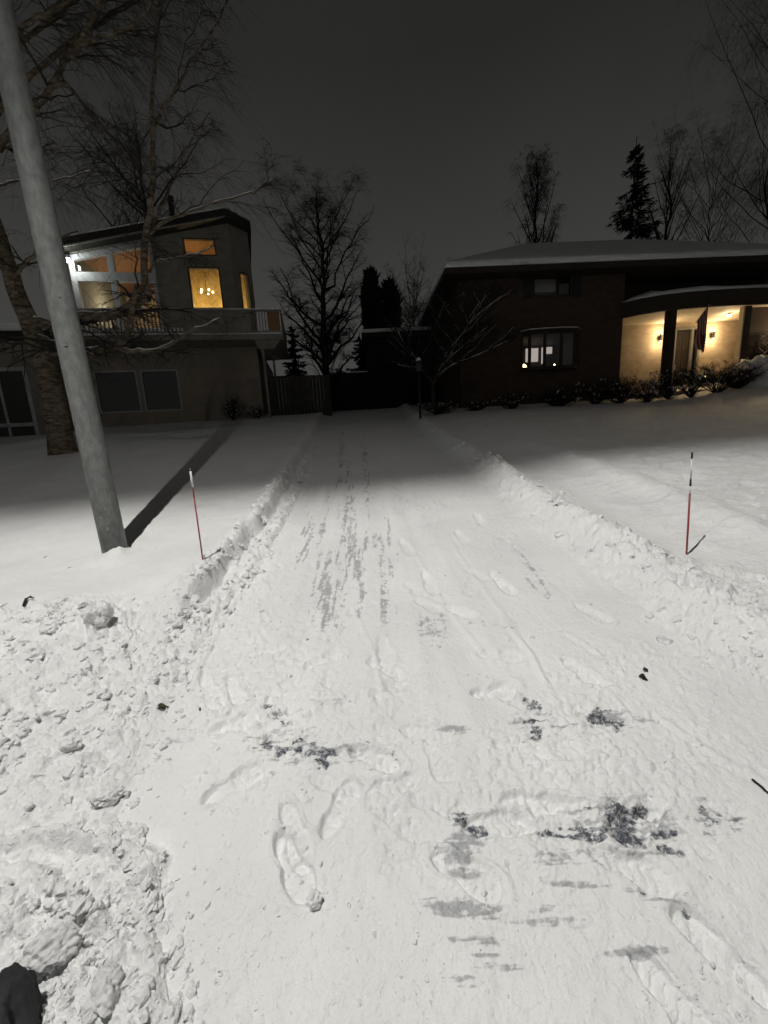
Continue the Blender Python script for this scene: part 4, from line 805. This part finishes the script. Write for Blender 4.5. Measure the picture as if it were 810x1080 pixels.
# the big birch in the near lawn: limbs follow the photo at its own depth, with snow lying on them
def birch():
    rng = np.random.default_rng(42); b = at(68, 478, LAWN); Y0 = b[1]; b[2] = ground_z(b[0], b[1]); root = empty('birch_tree', b); tag(root, 'old birch with crooked snow-dusted limbs and a brown trunk behind the lamp post', 'tree')
    def path(px, dy, n, r0, r1):
        m = len(px); ys = np.interp(np.linspace(0, 1, m), np.linspace(0, 1, len(dy)), dy); P = resample([atY(x, y, Y0+q) for (x, y), q in zip(px, ys)], n)
        P[1:-1] += rng.normal(0, .012, (n-2, 3)); return P, np.linspace(r0, r1, n)
    trunk, tr = path([(68,484),(63,455),(57,420),(49,387),(36,352),(22,322),(10,285),(-5,240),(-24,180),(-40,100),(-50,20),(-58,-60)], [0,0,-.05,-.1,-.2,-.3], 34, .30, .09)
    tr = np.interp(np.linspace(0, 1, 34), [0, .05, .2, .35, 1], [.30, .25, .215, .165, .05]); T = Tubes(); T.add(trunk[None], tr[None], 18)
    limbs = [([(30,338),(60,345),(85,330),(100,336),(124,331),(145,318),(157,314)], [0,-.5,-.8], .11, .075),
             ([(157,314),(152,298),(150,275),(152,252),(158,232),(161,205),(162,170),(160,120),(163,60),(168,-10)], [-.8,-.6,-.2], .07, .02),
             ([(46,372),(80,372),(105,370),(128,368),(138,345),(140,322),(146,300)], [-.1,-.7,-1.0], .085, .05),
             ([(128,368),(143,371),(158,372),(176,366),(190,356),(212,344),(232,336)], [-1.0,-1.1,-1.2], .05, .014),
             ([(150,290),(166,276),(190,272),(212,266),(226,258)], [-.6,-.7], .03, .010), ([(156,250),(172,234),(196,226),(222,215),(252,209),(275,197),(292,186)], [-.6,-.2], .03, .010),
             ([(160,240),(166,230),(172,214),(180,196),(192,170),(205,140),(222,118)], [-.5,0], .035, .010), ([(-24,180),(10,140),(37,118),(55,90),(70,63),(85,42),(100,20),(112,-20)], [-.2,-.5], .075, .03),
             ([(70,63),(84,44),(102,41),(122,38),(140,28),(154,12),(165,-10)], [-.4,-.4], .045, .015), ([(8,50),(20,33),(42,16),(67,3),(90,-12)], [-.3,-.3], .05, .02),
             ([(52,92),(66,84),(85,105),(104,137),(120,158),(138,168)], [-.4,-.5], .04, .012), ([(-15,196),(0,194),(20,191),(38,194),(54,190),(74,186),(96,180)], [-.2,-.7], .025, .008),
             ([(-30,150),(20,90),(80,40),(160,-10),(220,-40)], [0,1.2], .06, .02), ([(162,130),(185,95),(205,60),(232,20),(250,-30)], [-.3,.3], .03, .012), ([(-40,100),(30,40),(110,-30),(200,-80)], [0,.6], .05, .02),
             ([(18,312),(10,300),(25,280),(40,262),(62,250),(82,244)], [-.4,-.8], .05, .015), ([(36,352),(60,362),(84,366),(96,374),(108,386)], [-.3,-.8], .05, .015)]
    LP, LR = [], []
    for px, dy, a, c in limbs:
        P, R = path(px, dy, 18, a, c); LP.append(P); LR.append(R)
    LP, LR = np.array(LP), np.array(LR); T.add(LP, LR, 9); TT = T
    C = Tubes()
    P2, R2 = sprout(rng, LP, LR, 7, .12, 1, .7, 2.0, .1, .62, .06, 10, .45, .25, .006, jit=.05); C.add(P2, R2, 5)
    P3, R3 = sprout(rng, P2, R2, 7, .1, 1, .35, .95, -.05, .6, -.25, 7, .6, .4, .0035, jit=.05); C.add(P3, R3, 3)
    hi = P2[(P2[:, -1, 2] > 5.2)]; hr = R2[(P2[:, -1, 2] > 5.2)]
    P4, R4 = sprout(rng, hi, hr, 12, .15, 1, .5, 1.3, -.15, .35, -.7, 8, .4, .5, .0028, jit=.03); C.add(P4, R4, 3)
    P5, R5 = sprout(rng, P3, R3, 4, .1, 1, .15, .5, -.1, .6, -.3, 5, .6, .5, .0026, jit=.05); C.add(P5, R5, 3)
    TT.build('trunk', M['bark'], root, b); C.build('crown', M['twig'], root, b)
    Sn = Tubes(); keep = [0, 2, 3, 4, 5, 7, 8, 9, 11, 16]; SP, SR = LP[keep].copy(), LR[keep].copy(); slope = np.abs(np.gradient(SP[:, :, 2], axis=1)) / (np.linalg.norm(np.gradient(SP, axis=1), axis=2)+1e-9)
    thick = np.clip(1.15-slope, .0, 1)*rng.uniform(.5, 1.1, SR.shape); SP[:, :, 2] += SR*.62+.006; Sn.add(SP, np.maximum((SR*.62+.006)*thick, .0015), 7); Sn.build('snow', M['snow'], root, b)
birch()

prof_oval = lambda q: max(.06, math.sin(math.pi*min(1, .12+.87*q))**.8)
bare_tree('bare_tree', (-2.35, 19.0, 2.95), 8.9, .19, 2.3, 'tall straight bare tree behind the fence at the end of the drive', 3, n1=34, droop=-.15, start=.10, prof=lambda q: max(.07, 1.05*math.sin(math.pi*min(1, .22+.76*q))**.9), tw=.0034, n2=7, n3=8, n4=4, lean=(.03, 0), rise=.62, bend=.28, wig=.03)
# small ornamental tree in front of the dark house, snow along its limbs
def small_tree():
    rng = np.random.default_rng(11); b = atY(457, 433, 13.0); Y0 = b[1]; b[2] = ground_z(b[0], b[1]); root = empty('ornamental_tree', b); tag(root, 'small spreading tree with snow along its forked limbs', 'tree')
    limbs = [([(457,432),(457,418),(457,405)], .075, .06), ([(457,405),(450,396),(442,388),(430,388),(420,385)], .045, .015), ([(457,405),(462,392),(472,380),(486,368),(500,357),(514,345)], .05, .012),
             ([(457,405),(464,394),(478,384),(495,379),(515,370),(535,360)], .045, .012), ([(462,392),(466,378),(476,368),(484,358),(500,335),(530,312)], .035, .01), ([(450,396),(440,380),(425,362),(418,345)], .035, .01),
             ([(457,405),(460,385),(458,362),(462,335),(470,318)], .04, .01), ([(442,388),(432,370),(428,350),(440,330)], .025, .008), ([(472,380),(490,350),(505,325),(512,312)], .025, .008)]
    LP, LR = [], []
    for k, (px, a, c) in enumerate(limbs):
        dy = np.linspace(0, [0, -.4, -.3, .5, -.6, .5, .2, -.5, .6][k], len(px)); P = resample([atY(x, y, Y0+q) for (x, y), q in zip(px, dy)], 12); LP.append(P); LR.append(np.linspace(a, c, 12))
    LP, LR = np.array(LP), np.array(LR); T = Tubes(); T.add(LP, LR, 8); T.build('trunk', M['darkbark'], root, b); C = Tubes()
    P2, R2 = sprout(rng, LP[1:], LR[1:], 16, .2, 1, .5, 1.4, .25, .6, .05, 7, .5, .3, .007); C.add(P2, R2, 4)
    P3, R3 = sprout(rng, P2, R2, 8, .1, 1, .25, .7, .15, .6, .0, 5, .6, .5, .0045); C.add(P3, R3, 3); P4, R4 = sprout(rng, P3, R3, 5, .1, 1, .2, .5, .05, .6, -.05, 4, .7, .6, .004); C.add(P4, R4, 3)
    C.build('crown', M['fartwig'], root, b)
    Sn = Tubes(); kk = rng.choice(len(P2), 70, replace=False); S2 = P2[kk].copy(); S2[:, :, 2] += .012; Sn.add(S2, np.maximum(R2[kk]*.8, .004)*rng.uniform(.4, 1.1, R2[kk].shape), 5); SP = LP[1:].copy(); SP[:, :, 2] += LR[1:]*.7+.006; Sn.add(SP, (LR[1:]*.6+.007)*rng.uniform(.5, 1.1, LR[1:].shape), 6); Sn.build('snow', M['snow'], root, b)
small_tree()

def spruce(name, base, H, W, label, seed, lv=26, gap=.0, skew=(0, 0)):
    rng = np.random.default_rng(seed); base = np.asarray(base, float); root = empty(name, base); tag(root, label, 'tree'); T = Tubes(); t = np.linspace(0, 1, 12)
    tr = np.stack([base[0]+skew[0]*t*H, base[1]+skew[1]*t*H, base[2]+t*H], 1); T.add(tr[None], (.16*(1-t)+.02)[None], 8); T.build('trunk', M['darkbark'], root, base); C = Tubes(); P1 = []
    for k in range(lv):
        q = .08+.9*k/lv; nb = int(6+5*(1-q))
        for j in range(nb):
            if rng.random() < gap: continue
            az = rng.uniform(0, 6.283); L = W*(1-q)**.85*rng.uniform(.6, 1.25)+.15; s = np.linspace(0, 1, 7)[:, None]; p0 = np.array([base[0]+skew[0]*q*H, base[1]+skew[1]*q*H, base[2]+q*H+rng.uniform(-.15, .15)])
            p = p0+np.array([math.cos(az), math.sin(az), .05])*L*s; p[:, 2] += L*(-.45*s[:, 0]+.30*s[:, 0]**2.5); P1.append(p)
    P1 = np.array(P1); R1 = np.full(P1.shape[:2], .03)*np.linspace(1, .4, 7); C.add(P1, R1, 4)
    P2, R2 = sprout(rng, P1, R1, 12, .1, 1, W*.12, W*.3, -.12, .5, -.15, 4, 1.2, .4, .03); C.add(P2, R2*1.3, 4); P3, R3 = sprout(rng, P2, R2, 4, .1, 1, W*.05, W*.13, -.2, .6, -.15, 3, .9, .5, .022); C.add(P3, R3, 3)
    C.build('crown', M['needle'], root, base); return root
spruce('spruce_tree', (20.6, 34, 3.5), 19.2, 3.9, 'black pointed spruce rising behind the snowy hip roof', 5, 46, .22)
spruce('spruce_tree', (-5.1, 26, 3.4), 5.3, 1.0, 'small dark pointed spruce beyond the board fence beside the balcony', 8, 22, .1)
spruce('spruce_tree', (-.9, 25, 3.4), 4.3, 1.3, 'squat dark spruce beyond the black gate', 18, 18, .1)

def columnar(base, H, W, label, seed):
    rng = np.random.default_rng(seed); base = np.asarray(base, float); root = empty('columnar_tree', base); tag(root, label, 'tree'); T = Tubes(); t = np.linspace(0, 1, 6)
    T.add(np.stack([base[0]+0*t, base[1]+0*t, base[2]+t*H*.9], 1)[None], (.12*(1-t)+.02)[None], 8); T.build('trunk', M['darkbark'], root, base); n = 3000
    q = rng.uniform(.06, 1, n); az = rng.uniform(0, 6.283, n); rad = W*np.sqrt(rng.uniform(.15, 1, n))*np.clip(1.03-q**12, 0, 1)**.6*(.5+.7*vnoise(az*1.1, q*6, seed)); P0 = np.stack([base[0]+rad*np.cos(az), base[1]+rad*np.sin(az), base[2]+q*H], 1)
    d = np.stack([np.cos(az)*.5, np.sin(az)*.5, np.ones(n)], 1)+rng.normal(0, .3, (n, 3)); s = np.linspace(0, 1, 3); P = P0[:, None, :]+d[:, None, :]*(rng.uniform(.15, .38, n)[:, None]*s)[:, :, None]
    C = Tubes(); C.add(P, np.broadcast_to(np.array([.03, .045, .012]), (n, 3)), 4); C.build('crown', M['needle'], root, base)
columnar((-.05, 24, 3.3), 7.2, .5, 'taller of two dark column shaped evergreens over the garage roof', 31); columnar((1.0, 24.3, 3.3), 6.7, .58, 'rounder of two dark column shaped evergreens over the garage roof', 32)
far = dict(group='bare trees behind the houses')
bare_tree('bare_tree', (14.4, 36, 3.6), 20.0, .22, 2.7, 'slender bare tree alone against the sky over the snowy roof', 21, n1=44, droop=-.5, start=.45, prof=lambda q: max(.12, (1-q)**.6*.9), tw=.0055, n2=6, n3=8, n4=2, rise=1.3, **far)
bare_tree('bare_tree', (26.5, 40, 3.6), 22.5, .2, 2.4, 'faint narrow bare tree just past the black spruce', 22, n1=40, droop=-.4, start=.42, prof=lambda q: max(.12, (1-q)**.6), tw=.0045, n2=6, n3=7, n4=1, rise=1.4, **far)
bare_tree('bare_tree', (33, 42, 3.6), 23.0, .09, 5.0, 'broad pale bare tree above the porch', 23, n1=44, droop=-.35, start=.38, tw=.003, n2=7, n3=8, n4=3, rise=.9, prof=prof_oval, **far)
bare_tree('bare_tree', (27.5, 30, 3.6), 24.0, .08, 5.5, 'tall bare tree at the picture edge with drooping twigs', 24, n1=40, droop=-.7, start=.3, tw=.003, n2=8, n3=8, n4=3, rise=.8, wig=.012, prof=prof_oval, **far)
bare_tree('bare_tree', (2.8, 30, 3.5), 8.5, .14, 2.3, 'low spiky bare tree between the garage and the brick house', 25, n1=34, droop=-.05, start=.3, tw=.0050, n2=6, n3=7, rise=.9, prof=prof_oval, **far)
bare_tree('bare_tree', (-3.3, 28, 3.4), 4.8, .1, 1.5, 'low tangled bare tree left of the tall straight tree', 26, n1=26, droop=-.05, start=.15, tw=.0050, n2=6, n3=7, rise=.8, prof=prof_oval, **far)
bare_tree('bare_tree', (-13, 27, 3.5), 17.0, .25, 3.8, 'drooping birch behind the chimney of the balcony house', 27, n1=24, droop=-.9, start=.25, tw=.003, n2=7, n3=8, n4=3, rise=.5, prof=prof_oval, **far)

# ------------------------------------------------------------------ shrubs with snow caught in them
def shrub(x, y, H, W, label, seed, group, n=26, snow=True, mat='fartwig'):
    rng = np.random.default_rng(seed); z0 = ground_z(x, y); b = np.array([x, y, z0]); root = empty('bare_shrub', b); tag(root, label, 'shrub', group); az = rng.uniform(0, 6.283, n); sp = rng.uniform(.1, 1, n)
    s = np.linspace(0, 1, 7); D = np.stack([np.cos(az)*sp*W, np.sin(az)*sp*W, H*rng.uniform(.6, 1.05, n)*(1.1-.35*sp)], 1); P = b+D[:, None, :]*s[None, :, None]; P[:, :, 2] -= .04; P += np.cumsum(rng.normal(0, .012, P.shape), axis=1)*(s > 0)[None, :, None]
    R = np.broadcast_to(np.linspace(.012, .005, 7), P.shape[:2]); T = Tubes(); T.add(P, R, 4); T.build('stem', M['darkbark'], root, b); C = Tubes()
    P2, R2 = sprout(rng, P, R, 9, .25, 1, H*.2, H*.5, .25, .6, 0, 5, .6, .5, .004); C.add(P2, R2, 3); P3, R3 = sprout(rng, P2, R2, 3, .2, 1, H*.1, H*.25, .1, .6, 0, 4, .7, .6, .0035); C.add(P3, R3, 3); C.build('crown', M[mat], root, b)
    if snow:
        k = rng.choice(len(P2), min(len(P2), 45), replace=False); Q = P2[k][:, 1:4].copy(); Q[:, :, 2] += .02; Sn = Tubes(); Sn.add(Q, np.broadcast_to(np.array([.006, .03, .006]), Q.shape[:2])*rng.uniform(.3, 1.0, (len(Q), 1)), 6); Sn.build('snow', M['snow'], root, b)
sp_ = [((462,436),13.9,.55,.5,'sparse low shrub at the corner of the brick house'),((500,432),14.0,.5,.5,'low snowy shrub below the round window'),((540,426),14.1,.6,.55,'low shrub before the unlit brick wall'),((592,424),14.0,.65,.6,'snow flecked shrub under the bay window'),((628,420),14.0,.8,.6,'shrub at the corner of the lit porch wall'),
       ((655,418),13.8,.95,.6,'shrub in front of the lit porch wall'),((682,417),13.7,1.0,.7,'dark dense shrub before the porch column'),((706,414),13.9,1.05,.6,'shrub before the front door'),((730,412),13.7,1.05,.65,'shrub below the hanging flag'),((755,411),13.8,1.1,.7,'shrub below the porch ceiling lamp'),((778,409),13.9,1.0,.6,'shrub beside the far porch column'),((806,402),15.0,2.1,.7,'tall branching shrub past the far porch column')]
for k, (px, Y, H, W, lab) in enumerate(sp_):
    p = atY(px[0], px[1], Y); shrub(p[0], p[1], H*random.uniform(.75, 1.1), W*random.uniform(1.2, 2.1), lab, 60+k, 'shrubs along the brick house', random.choice((34, 50, 66)))
p = atY(246, 436, 15.3); shrub(p[0], p[1], .8, .5, 'dark shrub against the pinkish lower wall below the balcony', 90, 'shrubs along the balcony house', 30, True)
p = atY(272, 436, 15.6); shrub(p[0], p[1], .5, .4, 'small shrub where the fence meets the balcony house', 91, 'shrubs along the balcony house', 24, True)
# snow mound beside the porch, and a post lantern with a snow cap by the little tree
mp_ = atY(806, 412, 13.9); chunk_o = chunk((806,412), .01, 'warm lit snow mound beside the porch shrubs', 40, (1, 1, .6)); chunk_o.name = 'snow_mound'; chunk_o.scale = (95, 80, 130); chunk_o.location = (mp_[0]+.25, mp_[1]+.35, ground_z(mp_[0]+.25, mp_[1]+.35)+.12); chunk_o['category'] = 'snow mound'
lp = atY(443, 430, 12.6); lz = ground_z(lp[0], lp[1]); pl = empty('post_lantern', (lp[0], lp[1], lz)); tag(pl, 'unlit black post lantern wearing a snow cap beside the small tree', 'lantern post'); ht = atY(443, 392, 12.6)[2]-lz
MB().tube([(0, 0, -.1), (0, 0, ht)], .035, 10).build('post', M['black'], pl, True); MB().box(-.08, .08, -.08, .08, ht+.002, ht+.26).build('lantern_glass', M['blind'], pl); MB().add([(-.13,-.13,ht+.262),(.13,-.13,ht+.262),(.13,.13,ht+.262),(-.13,.13,ht+.262),(0,0,ht+.36)], [(3,2,1,0),(0,1,4),(1,2,4),(2,3,4),(3,0,4)]).build('lid', M['black'], pl)
MB().tube([(0, 0, ht+.31), (0, 0, ht+.38), (0, 0, ht+.43)], [.09, .07, .02], 12).build('snow', M['snow'], pl, True)

# ------------------------------------------------------------------ night sky, camera, output
w = bpy.data.worlds.new('World'); SC.world = w; w.use_nodes = True; nt = w.node_tree; nt.nodes.clear(); Lk = nt.links
bg = nt.nodes.new('ShaderNodeBackground'); wo = nt.nodes.new('ShaderNodeOutputWorld'); tcw = nt.nodes.new('ShaderNodeTexCoord'); sxw = nt.nodes.new('ShaderNodeSeparateXYZ'); crw = nt.nodes.new('ShaderNodeValToRGB')
Lk.new(tcw.outputs['Generated'], sxw.inputs[0]); els = crw.color_ramp.elements
els[0].position = 0.0; els[0].color = (.064, .063, .059, 1); els[1].position = 1.0; els[1].color = (.014, .014, .0138, 1)
for p_, v_ in ((.2, .056), (.42, .037), (.62, .021)): e_ = els.new(p_); e_.color = (v_, v_*.985, v_*.95, 1)
nzw = nt.nodes.new('ShaderNodeTexNoise'); nzw.inputs['Scale'].default_value = 2.2; nzw.inputs['Detail'].default_value = 4; Lk.new(tcw.outputs['Generated'], nzw.inputs['Vector'])
mrw = nt.nodes.new('ShaderNodeMapRange'); mrw.inputs[3].default_value = .72; mrw.inputs[4].default_value = 1.28; Lk.new(nzw.outputs['Fac'], mrw.inputs[0])
Lk.new(sxw.outputs[2], crw.inputs[0]); Lk.new(crw.outputs[0], bg.inputs[0]); Lk.new(mrw.outputs[0], bg.inputs[1]); Lk.new(bg.outputs[0], wo.inputs[0])

cam = bpy.data.cameras.new('camera'); co = bpy.data.objects.new('camera', cam); COL.objects.link(co)
cam.sensor_fit = 'HORIZONTAL'; cam.sensor_width = 36; cam.lens = 36*F/810; cam.clip_start = .05; cam.clip_end = 2000
Mx = Matrix([[*RC[0], 0], [*RC[1], 0], [*RC[2], EYE], [0, 0, 0, 1]]); co.matrix_world = Mx
SC.camera = co
vs_ = SC.view_settings; vs_.view_transform = 'Standard'; vs_.look = 'None'; vs_.exposure = 0; vs_.gamma = 1; vs_.use_curve_mapping = False
SC.render.engine = 'CYCLES'; cy = SC.cycles; cy.use_denoising = True; cy.max_bounces = 6; cy.diffuse_bounces = 3; cy.transparent_max_bounces = 12; cy.caustics_reflective = False; cy.caustics_refractive = False
try: cy.denoiser = 'OPENIMAGEDENOISE'
except Exception: pass
